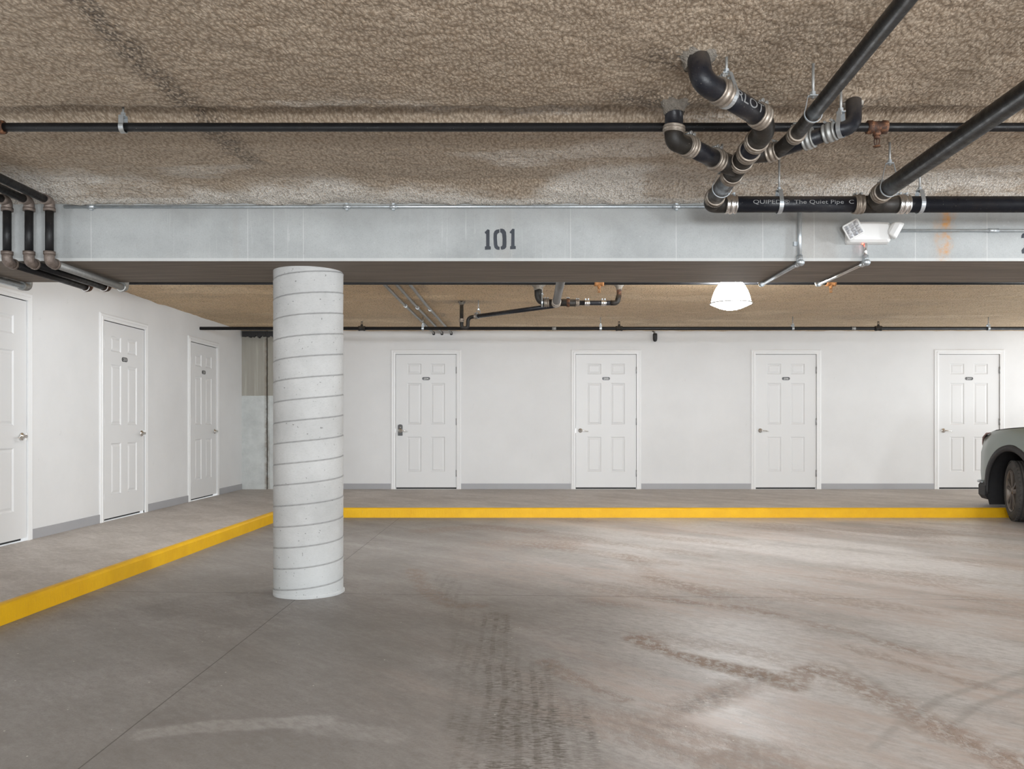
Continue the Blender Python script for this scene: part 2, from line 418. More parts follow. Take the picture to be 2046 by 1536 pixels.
def wall_mat():
    t = NT('white_wall_paint'); a = t.noise(1.4, 5, 0.6)
    c = t.ramp(a, [(0.3, (0.69, 0.69, 0.69)), (0.7, (0.745, 0.745, 0.745))])
    sc = t.noise(5, 6, 0.75, t.mapv((1.5, 1, 0.7)))
    c = t.mix(t.ramp(sc, [(0.66, 0.0), (0.74, 0.25)]), c, (0.42, 0.415, 0.40))
    return t.out(c, 0.6, 0, t.bump(t.noise(120, 3), 0.0008), 0.3)
def pier_mat():
    t = NT('bare_corner_concrete'); x, y, z = t.xyz()[0], t.xyz()[1], t.xyz()[2]
    a = t.noise(4, 6, 0.7)
    c = t.ramp(a, [(0.3, (0.44, 0.46, 0.455)), (0.7, (0.62, 0.64, 0.63))])
    up = t.math('GREATER_THAN', t.math('ADD', z, t.math('MULTIPLY', t.noise(6, 3), 0.02)), 1.535)
    s_ = t.noise(10, 4, 0.6, t.mapv((1.2, 1, 0.06)))
    cu = t.ramp(s_, [(0.3, (0.30, 0.285, 0.245)), (0.60, (0.36, 0.345, 0.305)), (0.68, (0.46, 0.44, 0.40))])
    c = t.mix(up, c, cu)
    g = t.ramp(t.math('ABSOLUTE', t.math('ADD', x, 3.83)), [(0.008, 1.0), (0.05, 0.0)])
    c = t.mix(t.math('MULTIPLY', g, t.ramp(t.noise(14, 4, .7), [(.35, .2), (.6, .9)])), c, (0.22, 0.18, 0.14))
    return t.out(c, 0.75, 0, t.bump(t.noise(60, 4), 0.003), 0.3)
def iron_mat(name, base=(0.012, 0.012, 0.014), dust=(0.13, 0.105, 0.08), amt=0.5, rough=0.32):
    t = NT(name); g = t.n('ShaderNodeNewGeometry'); sx = t.n('ShaderNodeSeparateXYZ'); t.put(sx.inputs[0], g.outputs['Normal'])
    n1 = t.noise(25, 5, 0.7); n2 = t.noise(170, 3, 0.6); n3 = t.noise(6, 4, 0.6)
    up = t.ramp(t.math('ADD', sx.outputs[2], t.math('MULTIPLY', t.math('SUBTRACT', n1, 0.5), 0.9)), [(0.25, 0.0), (0.8, 1.0)])
    c = t.mix(t.math('MULTIPLY', up, amt), base, dust)
    c = t.mix(t.math('MULTIPLY', t.ramp(n3, [(0.5, 0.0), (0.75, 0.7)]), amt), c, (0.035, 0.022, 0.014))
    c = t.mix(t.ramp(n2, [(0.69, 0.0), (0.74, 0.75)]), c, (0.32, 0.29, 0.25))
    r = t.ramp(n1, [(0.3, rough), (0.7, rough + 0.25)])
    return t.out(c, r, 0, t.bump(n1, 0.0012), 0.30)
def rust_mat():
    t = NT('rusty_iron'); a = t.noise(35, 5, 0.7)
    c = t.ramp(a, [(0.35, (0.022, 0.014, 0.011)), (0.5, (0.075, 0.032, 0.017)), (0.62, (0.19, 0.08, 0.035)), (0.72, (0.30, 0.2, 0.14))])
    return t.out(c, 0.65, 0.1, t.bump(a, 0.003), 0.4)
def band_mat():
    t = NT('dusty_steel_band'); a = t.noise(30, 5, 0.7)
    c = t.ramp(a, [(0.3, (0.17, 0.135, 0.105)), (0.55, (0.28, 0.24, 0.20)), (0.7, (0.42, 0.38, 0.33))])
    return t.out(c, 0.45, 0.55, t.bump(a, 0.0015), 0.5)
def yellow_mat():
    t = NT('yellow_kerb_paint'); a = t.noise(4, 6, 0.7); b = t.noise(20, 4, 0.7, t.mapv((3, 3, 0.6)))
    c = t.ramp(a, [(0.3, (0.66, 0.355, 0.002)), (0.7, (0.76, 0.44, 0.004))])
    c = t.mix(t.ramp(b, [(0.64, 0.0), (0.74, 0.6)]), c, (0.55, 0.33, 0.10))
    return t.out(c, 0.5, 0, t.bump(b, 0.003), 0.4)

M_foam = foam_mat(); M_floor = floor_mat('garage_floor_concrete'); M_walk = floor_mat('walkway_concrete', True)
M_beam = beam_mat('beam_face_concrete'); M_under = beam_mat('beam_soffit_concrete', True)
M_col = column_mat(); M_wall = wall_mat(); M_pier = pier_mat()
M_iron = iron_mat('black_cast_iron', (0.009, 0.010, 0.014), amt=0.35, rough=0.26); M_iron2 = iron_mat('black_steel_pipe', (0.009, 0.009, 0.010), amt=0.10, rough=0.30)
M_ironR = iron_mat('stained_cast_iron', (0.014, 0.012, 0.010), (0.13, 0.10, 0.07), 0.6, 0.42)
M_rust = rust_mat(); M_band = band_mat(); M_yel = yellow_mat()
M_shiny = plain('bright_steel_band', (0.72, 0.71, 0.70), 0.25, 1.0, 0.1, 60)
M_galv = plain('galvanised_steel', (0.52, 0.56, 0.59), 0.38, 0.85, 0.22, 40)
M_galvd = plain('dull_galvanised_steel', (0.30, 0.30, 0.29), 0.5, 0.6, 0.3, 40)
M_elb = plain('weathered_iron_elbow', (0.17, 0.135, 0.115), 0.5, 0.4, 0.75, 38, bump=0.002)
M_door = plain('white_door_paint', (0.71, 0.71, 0.71), 0.42, 0, 0.015, 4)
M_trim = plain('white_casing_paint', (0.77, 0.77, 0.77), 0.4, 0, 0.015, 4)
M_base = plain('grey_vinyl_base', (0.36, 0.36, 0.375), 0.5, 0, 0.05, 6)
M_dark = plain('gap_shade', (0.02, 0.02, 0.02), 0.9)
M_chrome = plain('satin_chrome', (0.78, 0.77, 0.75), 0.22, 1.0, 0.03)
M_plate = plain('dark_grey_plate', (0.075, 0.075, 0.078), 0.35, 0.1)
M_white = plain('white_paint_mark', (0.72, 0.72, 0.70), 0.6, 0, 0.1, 80)
M_mark = plain('faded_white_mark', (0.20, 0.20, 0.20), 0.6, 0, 0.3, 120)
M_duct = plain('dusty_grey_iron', (0.12, 0.115, 0.11), 0.5, 0.2, 0.35, 30)
M_hinge = plain('brushed_hinge', (0.35, 0.35, 0.35), 0.4, 0.8)
M_sten = plain('black_stencil_paint', (0.022, 0.027, 0.038), 0.6, 0, 0.6, 14)
M_plastic = plain('white_plastic', (0.74, 0.74, 0.73), 0.35, 0, 0.01)
M_blackp = plain('black_plastic', (0.018, 0.018, 0.02), 0.55, 0, 0.3, 30)
M_collar = plain('grey_foam_sealant', (0.17, 0.15, 0.125), 0.8, 0, 0.5, 45, bump=0.008)
M_collarL = plain('pale_foam_sealant', (0.33, 0.30, 0.26), 0.8, 0, 0.35, 45, bump=0.008)

# ---------------------------------------------------------------- geometry of the room
WX = -4.21                    # left wall
BY = 12.5                     # back wall
WZ = 0.112                    # top of the walkway
CZ = H + 1.40                 # ceiling
BF, BB, BZ = 5.062, 5.819, H + 0.991   # beam front, back, underside
CY = 9.706                    # kerb face
def kx(y): return -2.941 + 0.0206 * y  # kerb line along the left wall

def cgrid(a, b, fa, fb, coarse, fine):
    out = list(np.arange(a, fa, coarse)) + list(np.arange(fa, fb, fine)) + list(np.arange(fb, b, coarse)) + [b]
    return np.array(sorted(set(round(float(v), 4) for v in out)))

PEN = [(0.667, 3.16, 0.18, -0.55), (0.66, 3.556, 0.22, -0.75), (1.43, 3.556, 0.10, 0.2)]   # pipe holes: x, y, dark patch radius, streak
def ceil_z(X, Y):
    z = CZ + (fbm(X, Y, 4, 2, 3) - 0.5) * 0.012 + (fbm(X, Y, 24, 2, 9) - 0.5) * 0.010
    # foam thickens towards the beam
    t = sstep(4.70, 5.06, Y); z = z - t * 0.055 - t * (fbm(X, Y, 7, 3, 31) - 0.3) * 0.03
    # groove left where the pipe was masked
    e = (fbm(X, Y * 0, 6, 3, 12) - 0.5) * 0.05
    g = sstep(3.66, 3.685, Y + e) * (1 - sstep(3.80, 3.98, Y + e)); z = z + g * 0.055
    for (px, py, r, _s) in PEN:
        d = np.hypot(X - px, Y - py); z = z - 0.035 * np.exp(-(d / 0.09) ** 2)
    return z
def pale_f(X, Y):
    e = (fbm(X, Y, 1.7, 4, 5) - 0.5)
    a = sstep(4.52, 4.86, Y + e * 0.8) * (0.45 + 0.55 * sstep(0.42, 0.6, fbm(X, Y, 2.2, 3, 41)))
    b = sstep(0.62, 0.74, fbm(X * 0.45, Y * 2.2, 2.3, 4, 77)) * 0.55 * sstep(3.4, 3.7, Y)
    c = sstep(4.95, 5.0, Y) * 1.0
    return np.clip(a + b + c, 0, 1)
def soot_shade_f(X, Y):
    d = np.abs(X + 1.455 + (fbm(X, Y, 2.5, 3, 8) - 0.5) * 0.10)
    s = (1 - sstep(0.02, 0.10, d)) * sstep(0.35, 0.55, fbm(X, Y, 2.2, 3, 2) + 0.10 * (Y < 4.6)) * 0.95
    s = s * (1 - sstep(4.5, 4.75, Y))
    for (px, py, r, k) in PEN:
        dx = (X - px - k * 0.10) / (1.5 if k else 1); dd = np.hypot(dx, (Y - py) * 1.25)
        s = np.maximum(s, (1 - sstep(0.04, r, dd)) * 0.9)
    dd = np.hypot((X - 1.0) / 1.8, Y - 3.0); s = np.maximum(s, (1 - sstep(0.05, 0.22, dd)) * 0.35)
    s = np.maximum(s, sstep(0.66, 0.76, fbm(X, Y, 1.4, 4, 91)) * 0.25)
    g = sstep(3.66, 3.70, Y) * (1 - sstep(3.78, 3.9, Y)); s = np.maximum(s, g * 0.55)  # shade inside the groove painted dark in the same mask
    return s
# front bay ceiling
xs = cgrid(-4.25, 9.5, -2.6, 3.4, 0.12, 0.02); ys = cgrid(-6.0, BF + 0.002, 2.55, 5.05, 0.12, 0.017)
ce = grid_mesh('ceiling', xs, ys, ceil_z, M_foam, {'pale': pale_f, 'soot': soot_shade_f, 'warm_lit': lambda X, Y: X * 0}, flip=True)
struct(ce, 'tan sprayed foam ceiling in front of the concrete beam')
# back bay ceiling
def ceil_zb(X, Y):
    z = CZ - 0.006 + (fbm(X, Y, 4, 2, 103) - 0.5) * 0.012 + (fbm(X, Y, 14, 2, 19) - 0.5) * 0.008
    z = z - 0.012 * np.exp(-((Y - 9.4 - 0.2 * np.sin(X)) / 0.12) ** 2)
    return z
def dark_b(X, Y):
    s = sstep(0.60, 0.76, fbm(X, Y * 1.5, 1.1, 4, 191)) * 0.25
    for px in (-1.30, -1.18, -1.05): s = np.maximum(s, (1 - sstep(0.01, 0.06, np.abs(X - px - 0.05))) * 0.6 * sstep(0.4, 0.6, fbm(X, Y, 3, 3, 4)))  # dark strips alongside the three conduits
    for (px, py, r) in ((-0.64, 9.5, 0.3), (0.18, 8.2, 0.35), (1.0, 8.3, 0.12)):
        s = np.maximum(s, (1 - sstep(0.05, r, np.hypot((X - px) / 1.6, Y - py))) * 0.8)
    return s
xs = cgrid(-4.25, 9.5, -4.0, 7.6, 0.1, 0.035); ys = cgrid(BB - 0.002, BY + 0.02, 6.0, BY, 0.1, 0.035)
cb = grid_mesh('ceiling', xs, ys, ceil_zb, M_foam,
    {'pale': lambda X, Y: sstep(0.62, 0.74, fbm(X * 0.6, Y * 1.5, 1.6, 4, 177)) * 0.3, 'soot': dark_b,
     'warm_lit': lambda X, Y: np.clip(0.95 - 0.28 * sstep(-2, 5, X), 0, 1) + 0 * Y}, flip=True)
struct(cb, 'sprayed foam ceiling behind the beam, yellower')
# a slab above the foam keeps the sky out
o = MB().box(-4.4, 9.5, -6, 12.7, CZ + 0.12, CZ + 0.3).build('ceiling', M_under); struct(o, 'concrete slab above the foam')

# floor
def Lpts(*pp): return [((x - VX) * H / (y - VY), F * H / (y - VY)) for x, y in pp]
DIRT = [(Lpts((1270, 1278), (1330, 1300), (1400, 1318), (1520, 1348), (1590, 1372)), 0.09, 1.0),
        (Lpts((1560, 1368), (1640, 1335), (1720, 1372), (1850, 1440), (2100, 1560)), 0.11, 0.75),
        (Lpts((1240, 1190), (1340, 1200), (1500, 1215), (1700, 1262), (1900, 1330)), 0.06, 0.4),
        (Lpts((1090, 1320), (1140, 1350), (1180, 1370), (1240, 1398)), 0.05, 0.55),
        (Lpts((830, 1140), (845, 1170), (900, 1210), (960, 1210)), 0.08, 0.5),
        (Lpts((1250, 1110), (1310, 1150), (1420, 1190), (1620, 1200)), 0.12, 0.35),
        (Lpts((1690, 1290), (1820, 1330), (1960, 1372)), 0.06, 0.55),
        (Lpts((1880, 1462), (1960, 1490), (2080, 1536)), 0.05, 1.0),
        (Lpts((1350, 1420), (1430, 1395), (1520, 1365)), 0.12, 0.4),
        (Lpts((860, 1060), (960, 1052), (1060, 1060)), 0.25, 0.5), (Lpts((1000, 1085), (1120, 1090)), 0.3, 0.35)]
def dirt_f(X, Y):
    d = np.zeros_like(X); wob = (fbm(X, Y, 6, 4, 55) - 0.5) * 0.10
    for pts, wd, a in DIRT:
        q, _ = seg_dist(X, Y, pts); d = np.maximum(d, a * (1 - sstep(wd * 0.35, wd * 1.15, q + wob)))
    br = fbm((X - Y) * 0.25, (X + Y) * 0.9, 2.6, 5, 61)
    m = sstep(-0.6, 0.8, X) * 0.85
    return np.clip(d + sstep(0.5, 0.66, br) * 0.5 * m, 0, 1)
def silt_f(X, Y):
    n = fbm((X - Y) * 0.3, (X + Y) * 0.9, 1.6, 5, 81); m = sstep(-1.2, 0.5, X + (fbm(X, Y, 1, 3, 3) - .5))
    return np.clip(m * sstep(0.38, 0.6, n) * 1.1, 0, 1)
def light_glint_f(X, Y):
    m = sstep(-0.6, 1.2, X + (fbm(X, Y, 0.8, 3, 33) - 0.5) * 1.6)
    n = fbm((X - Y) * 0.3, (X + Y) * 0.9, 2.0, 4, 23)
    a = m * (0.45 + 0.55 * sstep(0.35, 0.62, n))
    q, _ = seg_dist(X, Y, Lpts((300, 1465), (420, 1450), (640, 1440))); b = 0.55 * (1 - sstep(0.045, 0.07, q + (fbm(X, Y, 12, 3, 6) - .5) * .03))
    q, _ = seg_dist(X, Y, Lpts((620, 1450), (780, 1470))); b = np.maximum(b, 0.3 * (1 - sstep(0.05, 0.09, q)))
    q, _ = seg_dist(X, Y, Lpts((1360, 1290), (1480, 1260), (1560, 1320))); b = np.maximum(b, 0.9 * (1 - sstep(0.08, 0.22, q + (fbm(X, Y, 5, 3, 6) - .5) * .2)))  # pale patch stands in for the lamp's reflection on the floor
    q, _ = seg_dist(X, Y, Lpts((1380, 1480), (1430, 1420), (1500, 1385))); b = np.maximum(b, 0.9 * (1 - sstep(0.06, 0.16, q + (fbm(X, Y, 6, 3, 7) - .5) * .15)))  # nearer part of the lamp's reflection, painted pale as well
    return np.clip(np.maximum(a, b), 0, 1)
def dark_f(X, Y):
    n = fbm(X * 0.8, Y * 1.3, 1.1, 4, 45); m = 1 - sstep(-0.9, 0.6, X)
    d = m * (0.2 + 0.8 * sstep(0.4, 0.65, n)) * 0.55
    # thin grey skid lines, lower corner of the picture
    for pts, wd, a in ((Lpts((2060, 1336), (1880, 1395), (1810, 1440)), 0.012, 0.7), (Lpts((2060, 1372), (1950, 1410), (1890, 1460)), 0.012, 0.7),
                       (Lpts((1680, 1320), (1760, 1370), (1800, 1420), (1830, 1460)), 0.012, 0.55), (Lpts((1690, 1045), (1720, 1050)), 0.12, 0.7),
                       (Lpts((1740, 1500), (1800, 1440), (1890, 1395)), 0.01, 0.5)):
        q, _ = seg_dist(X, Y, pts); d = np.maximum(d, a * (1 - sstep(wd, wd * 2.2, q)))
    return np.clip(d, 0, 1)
def tread_f(X, Y):
    t = np.zeros_like(X)
    for pts, wd, a in ((Lpts((890, 1150), (930, 1250), (935, 1400), (945, 1560)), 0.085, 0.55), (Lpts((985, 1230), (1000, 1330), (1015, 1440), (1020, 1560)), 0.10, 1.0),
                       (Lpts((1080, 1330), (1090, 1420), (1105, 1560)), 0.075, 1.0), (Lpts((1150, 1400), (1170, 1480), (1190, 1560)), 0.05, 0.7),
                       (Lpts((1370, 1415), (1450, 1385), (1520, 1350)), 0.05, 0.5)):
        q, _ = seg_dist(X, Y, pts); t = np.maximum(t, a * (1 - sstep(wd * 0.6, wd * 1.3, q)))
    return t * (0.6 + 0.4 * sstep(0.4, 0.6, fbm(X, Y, 4, 3, 14)))
xs = cgrid(-3.0, 9.5, -2.6, 4.4, 0.06, 0.022); ys = cgrid(-6, CY + 0.03, 2.6, 7.0, 0.06, 0.022)
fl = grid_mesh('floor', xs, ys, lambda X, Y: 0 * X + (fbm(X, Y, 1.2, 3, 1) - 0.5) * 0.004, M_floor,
    {'dirt': dirt_f, 'light': light_glint_f, 'dark': dark_f, 'tread': tread_f, 'silt': silt_f, 'shine': lambda X, Y: light_glint_f(X, Y)})
struct(fl, 'dusty concrete garage floor with tyre tracks')

# raised walkway (L shaped slab) and its painted kerb
m = MB()
pts = [(WX, -6), (kx(-6) - 0.03, -6), (kx(CY) - 0.03, CY + 0.03), (9.5, CY + 0.03), (9.5, BY), (WX, BY)]
m.prism(pts, lambda x, y, k: (x, y, WZ * k - 0.02 * (1 - k)))
o = m.build('floor', M_walk); struct(o, 'raised grey concrete walkway in front of the doors')
m = MB()
def kerb_prof(n_pts):  # cross section offsets (outward, z)
    return [(0.0, 0.0), (0.001, 0.095), (-0.008, 0.108), (-0.022, WZ + 0.002), (-0.05, WZ + 0.0025), (-0.05, 0.0)]
path = [(kx(y), y) for y in np.linspace(-6, CY, 40)] + [(x, CY) for x in np.linspace(kx(CY) + 0.2, 9.5, 60)]
vs = []; prof = kerb_prof(6)
for i, (x, y) in enumerate(path):
    a = path[max(i - 1, 0)]; b = path[min(i + 1, len(path) - 1)]
    d = Vector((b[0] - a[0], b[1] - a[1])).normalized(); nrm = Vector((d.y, -d.x))
    for (q, z) in prof:
        jit = (noise.noise(Vector((x * 3, y * 3, z * 30))) * 0.003) if q < 0 and z > 0.1 else 0
        vs.append((x + nrm.x * (q + jit), y + nrm.y * (q + jit), z))
n = len(prof); fs = []
for i in range(len(path) - 1):
    for k in range(n): fs.append((i * n + k, i * n + (k + 1) % n, (i + 1) * n + (k + 1) % n, (i + 1) * n + k))
m.add(vs, fs); m.f.append(tuple(range(n))); m.sm.append(False)
o = m.build('curb', M_yel)
tag(o, 'long bright yellow painted curb edging the raised walkway', 'curb')

# walls with door openings
DW, DH = 0.914, 2.036
back_doors = [(-1.886, 791), (0.838, 1150.6), (3.561, 1510), (6.333, 1876)]
BD = [((x - VX) / 132.0) for _, x in back_doors]          # left edge of each leaf
left_doors = [7.037 - DW, 8.325, 10.520]                   # near edge (y) of each leaf
def wall_with_holes(a0, a1, holes, z0, z1, zh, put):
    """put(a, b, z0, z1) adds one piece"""
    cur = a0
    for h0, h1 in holes:
        put(cur, h0, z0, z1); put(h0, h1, zh, z1); cur = h1
    put(cur, a1, z0, z1)
m = MB(); G = 0.004
hs = [(x - G, x + DW + G) for x in BD]
wall_with_holes(-3.0, 9.5, hs, WZ - 0.1, CZ + 0.05, WZ + DH + 0.006, lambda a, b, c, d: m.box(a, b, BY, BY + 0.16, c, d))
m.box(-3.0, 9.5, BY + 0.16, BY + 0.2, 0, CZ + 0.05)
o = m.build('wall_back', M_wall); struct(o, 'long white painted back wall with storage doors')
m = MB(); hs = [(y - G, y + DW + G) for y in left_doors]
wall_with_holes(-6, BY + 0.1, hs, WZ - 0.1, CZ + 0.05, WZ + DH + 0.006, lambda a, b, c, d: m.box(WX - 0.16, WX, a, b, c, d))
m.box(WX - 0.2, WX - 0.16, -6, BY + 0.1, 0, CZ + 0.05)
o = m.build('wall_left', M_wall); struct(o, 'white painted side wall with three doors')
m = MB()
m.box(WX, -3.835, BY - 0.03, BY + 0.2, 0, CZ + 0.05); m.box(-3.82, -3.0, BY - 0.02, BY + 0.2, 0, CZ + 0.05)
m.box(-3.812, -3.70, BY - 0.05, BY - 0.01, 0.95, CZ)
o = m.build('wall_corner', M_pier); struct(o, 'bare grey concrete pier in the corner between the white walls')
# ragged dark gap on top of the corner pier, filled with black blocks
m = MB()
for i in range(46):
    x = WX + 0.02 + i * 0.0165; h_ = 0.05 + 0.05 * noise.noise(Vector((i * 0.37, 3, 1))) + 0.02
    m.box(x, x + 0.02, BY - 0.075 - 0.01 * random.random(), BY - 0.03, CZ - 0.03 - h_, CZ - 0.02)
o = m.build('trim_1', M_blackp); struct(o, 'ragged black strip above the corner pier')
# concrete cold joint ledge of foam drips along the top of the back wall
# vinyl baseboards
def base_back(a, b): return MB().box(a, b, BY - 0.008, BY + 0.002, WZ, WZ + 0.085)
xs_ = [-3.0] + sum([[x - 0.072, x + DW + 0.072] for x in BD], []) + [9.5]
m = MB()
for a, b in zip(xs_[0::2], xs_[1::2]): m.box(a, b, BY - 0.008, BY + 0.002, WZ, WZ + 0.085)
o = m.build('baseboard_back', M_base); struct(o, 'grey vinyl baseboard along the back wall')
ys_ = [-6] + sum([[y - 0.072, y + DW + 0.072] for y in left_doors], []) + [BY - 0.03]
m = MB()
for a, b in zip(ys_[0::2], ys_[1::2]): m.box(WX - 0.002, WX + 0.008, a, b, WZ, WZ + 0.085)
o = m.build('baseboard_left', M_base); struct(o, 'grey vinyl baseboard along the side wall')

# ---------------------------------------------------------------- text
def text_geo(s, size, fine=False):
    cu = bpy.data.curves.new('txt', 'FONT'); cu.body = s; cu.size = size; cu.resolution_u = 3
    o = bpy.data.objects.new('txt', cu); COL.objects.link(o)
    dg = bpy.context.evaluated_depsgraph_get(); me = bpy.data.meshes.new_from_object(o.evaluated_get(dg))
    bm = bmesh.new(); bm.from_mesh(me); bmesh.ops.triangulate(bm, faces=bm.faces)
    if fine:
        for _ in range(3):
            bmesh.ops.subdivide_edges(bm, edges=[q for q in bm.edges if q.calc_length() > 0.09 * size], cuts=1); bmesh.ops.triangulate(bm, faces=bm.faces)
    bm.to_mesh(me); bm.free()
    vs = [tuple(v.co) for v in me.vertices]; fs = [tuple(p.vertices) for p in me.polygons]
    bpy.data.objects.remove(o); bpy.data.meshes.remove(me); bpy.data.curves.remove(cu)
    x0 = min(v[0] for v in vs); x1 = max(v[0] for v in vs); y0 = min(v[1] for v in vs); y1 = max(v[1] for v in vs)
    return [(v[0] - (x0 + x1) / 2, v[1] - (y0 + y1) / 2) for v in vs], fs, x1 - x0, y1 - y0

# ---------------------------------------------------------------- doors
PX = [(0.183, 0.424), (0.574, 0.815)]
PZ = [(0.115, 0.383), (0.472, 0.788), (0.8505, 0.9335)]
LH = 2.01; LB = 0.026          # leaf height, gap below
def leaf_geo():
    """leaf in local x 0..DW (width), z 0..LH, front face at y = 0 looking towards -y"""
    m = MB(); xb = [0]; zb = [0]
    for a, b in PX: xb += [a * DW, b * DW]
    xb.append(DW)
    for a, b in PZ: zb += [a * LH, b * LH]
    zb.append(LH)
    for i in range(5):
        for j in range(7):
            x0, x1, z0, z1 = xb[i], xb[i + 1], zb[j], zb[j + 1]
            if i % 2 == 1 and j % 2 == 1:
                loops = [(0, 0), (0.004, 0.0), (0.016, 0.009), (0.022, 0.009), (0.042, 0.002), (0.046, 0.002)]
                vs = []
                for ins, dy in loops:
                    vs += [(x0 + ins, dy, z0 + ins), (x1 - ins, dy, z0 + ins), (x1 - ins, dy, z1 - ins), (x0 + ins, dy, z1 - ins)]
                fs = []
                for k in range(len(loops) - 1):
                    for q in range(4): fs.append((k * 4 + q, k * 4 + (q + 1) % 4, (k + 1) * 4 + (q + 1) % 4, (k + 1) * 4 + q))
                fs.append(tuple(range((len(loops) - 1) * 4, len(loops) * 4)))
                m.add(vs, fs)
            else:
                m.add([(x0, 0, z0), (x1, 0, z0), (x1, 0, z1), (x0, 0, z1)], [(0, 1, 2, 3)])
    m.add([(0, 0, 0), (DW, 0, 0), (DW, 0.04, 0), (0, 0.04, 0), (0, 0, LH), (DW, 0, LH), (DW, 0.04, LH), (0, 0.04, LH)],
          [(0, 3, 2, 1), (4, 5, 6, 7), (0, 4, 7, 3), (1, 2, 6, 5), (3, 7, 6, 2)])
    return m
def xform(m, M):
    m.v = [tuple(M @ Vector(v)) for v in m.v]; return m
def casing_geo():
    """proud casing around the leaf, local coordinates as for the leaf; z from the walkway"""
    m = MB(); top = DH + 0.006
    prof = [(G, 0.012), (G, -0.014), (G + 0.03, -0.018), (G + 0.036, -0.012), (G + 0.056, -0.016), (G + 0.069, -0.010), (G + 0.069, 0.012)]
    def ring(o_):  # offset from leaf edge outward -> U path
        return [(-o_, 0), (-o_, top - G + o_), (DW + o_, top - G + o_), (DW + o_, 0)]
    n = len(prof); vs = []
    for q, d in prof:
        for (x, z) in ring(q): vs.append((x, d, z))
    fs = []
    for k in range(n):
        for i in range(3): fs.append((k * 4 + i, k * 4 + i + 1, ((k + 1) % n) * 4 + i + 1, ((k + 1) % n) * 4 + i))
    fs.append(tuple(k * 4 for k in range(n))); fs.append(tuple(k * 4 + 3 for k in range(n)))
    m.add(vs, fs); return m
def make_door(idx, M, hinge_right, plate, keypad=False, label='', plate_mat=None):
    """M maps leaf-local coordinates (x along the wall, -y out of it, z from the walkway) to the world"""
    e = empty('door_%d' % idx, tuple(M @ Vector((0, 0, 0)))); struct(e, label)
    off = Matrix.Translation((0, 0.002, LB))
    def B(m, name, mat, par=e, bevel=0):
        xform(m, M); o = m.build(name, mat, None, bevel)
        o.parent = par
        o.matrix_parent_inverse = Matrix.Translation(-e.location) if par is e else Matrix.Identity(4)
        return o
    B(xform(leaf_geo(), off), 'door_leaf', M_door)
    B(casing_geo(), 'door_casing', M_trim)
    g = MB().box(-0.001, DW + 0.001, 0.05, 0.06, 0, DH); B(g, 'door_backing', M_dark)  # near-black sheet stands in for the shade in the door gaps
    # hinges
    hx = DW + 0.002 if hinge_right else -0.002
    for z in (0.24, 1.02, 1.80):
        h = MB(); h.tube([(hx, -0.009, z - 0.05), (hx, -0.009, z + 0.05)], 0.0075, 10); h.box(hx - 0.012, hx + 0.012, -0.006, 0.0, z - 0.05, z + 0.05)
        B(h, 'hinge', M_hinge if hinge_right else M_trim)
    # lever
    lx = 0.068 if hinge_right else DW - 0.068; s = 1 if hinge_right else -1; z = 0.886
    if keypad:
        k = MB(); pts = []
        for a in range(13):
            t = PI * a / 12; pts.append((0.034 * math.cos(t), 0.06 + 0.022 * math.sin(t)))
        pts += [(-0.034, -0.088), (0.034, -0.088)]
        k.prism(pts, lambda x, y, q: (lx + x, -0.024 * q, z + 0.012 + y)); kp = B(k, 'lock_plate', M_plate, bevel=0.004)
        c = MB(); c.lathe([(0.011, 0), (0.013, 0.012), (0.0, 0.014)], frame_M((lx + 0.002, -0.024, z + 0.048), (0, -1, 0)), 16); B(c, 'lock_cylinder', M_chrome)
        base = -0.024
    else: base = 0.0
    r = MB(); r.lathe([(0.034, 0), (0.034, 0.006), (0.028, 0.012), (0.014, 0.016), (0.012, 0.045), (0.0, 0.047)], frame_M((lx, base, z), (0, -1, 0)), 24)
    hd = B(r, 'door_handle', M_chrome)
    l = MB(); pth = [(lx, base - 0.038, z), (lx + s * 0.02, base - 0.045, z), (lx + s * 0.06, base - 0.046, z - 0.002), (lx + s * 0.10, base - 0.042, z - 0.008), (lx + s * 0.118, base - 0.036, z - 0.012)]
    l.tube(pth, [0.010, 0.0095, 0.0085, 0.0075, 0.006], 12)
    lo = B(l, 'lever', M_chrome, hd); 
    st = MB().box(-0.004 if hinge_right else DW + 0.0, 0.0 if hinge_right else DW + 0.004, -0.006, 0.01, z - 0.03, z + 0.03) ; B(st, 'strike_plate', M_chrome)
    # number plate
    if plate:
        pw, ph = 0.060, 0.024; pts = []
        for cx_, a0 in ((pw - ph, -PI / 2), (-(pw - ph), PI / 2)):
            for a in range(9):
                t = a0 + PI * a / 8; pts.append((cx_ + ph * math.cos(t), ph * math.sin(t)))
        cz = LB + LH * 0.8195
        p = MB().prism(pts, lambda x, y, q: (DW / 2 + x, -0.005 * q + 0.002, cz + y)); pl = B(p, 'number_plate', M_plate)
        tv, tf, tw, th = text_geo(plate, 0.042); k = 0.07 / tw
        g = MB().add([(DW / 2 + x * k, -0.0038, cz + y * 0.030 / th) for x, y in tv], tf); B(g, 'plate_number', M_white, pl)
    return e
pl_b = ['204', '205', '206', '207']
lab_b = ['white six-panel door numbered 204 with a grey keypad lock, beside the round column',
         'white six-panel door numbered 205, with a plain chrome lever, next after the keypad door',
         'white six-panel door numbered 206 with lever, between door 205 and the door by the car',
         'white six-panel door numbered 207, partly behind the green car']
for i, x in enumerate(BD):
    make_door(i + 4, Matrix.Translation((x, BY, WZ)), True, pl_b[i], i == 0, lab_b[i])
ML = lambda y: Matrix.Translation((WX, y, WZ)) @ Matrix.Rotation(PI / 2, 4, 'Z')
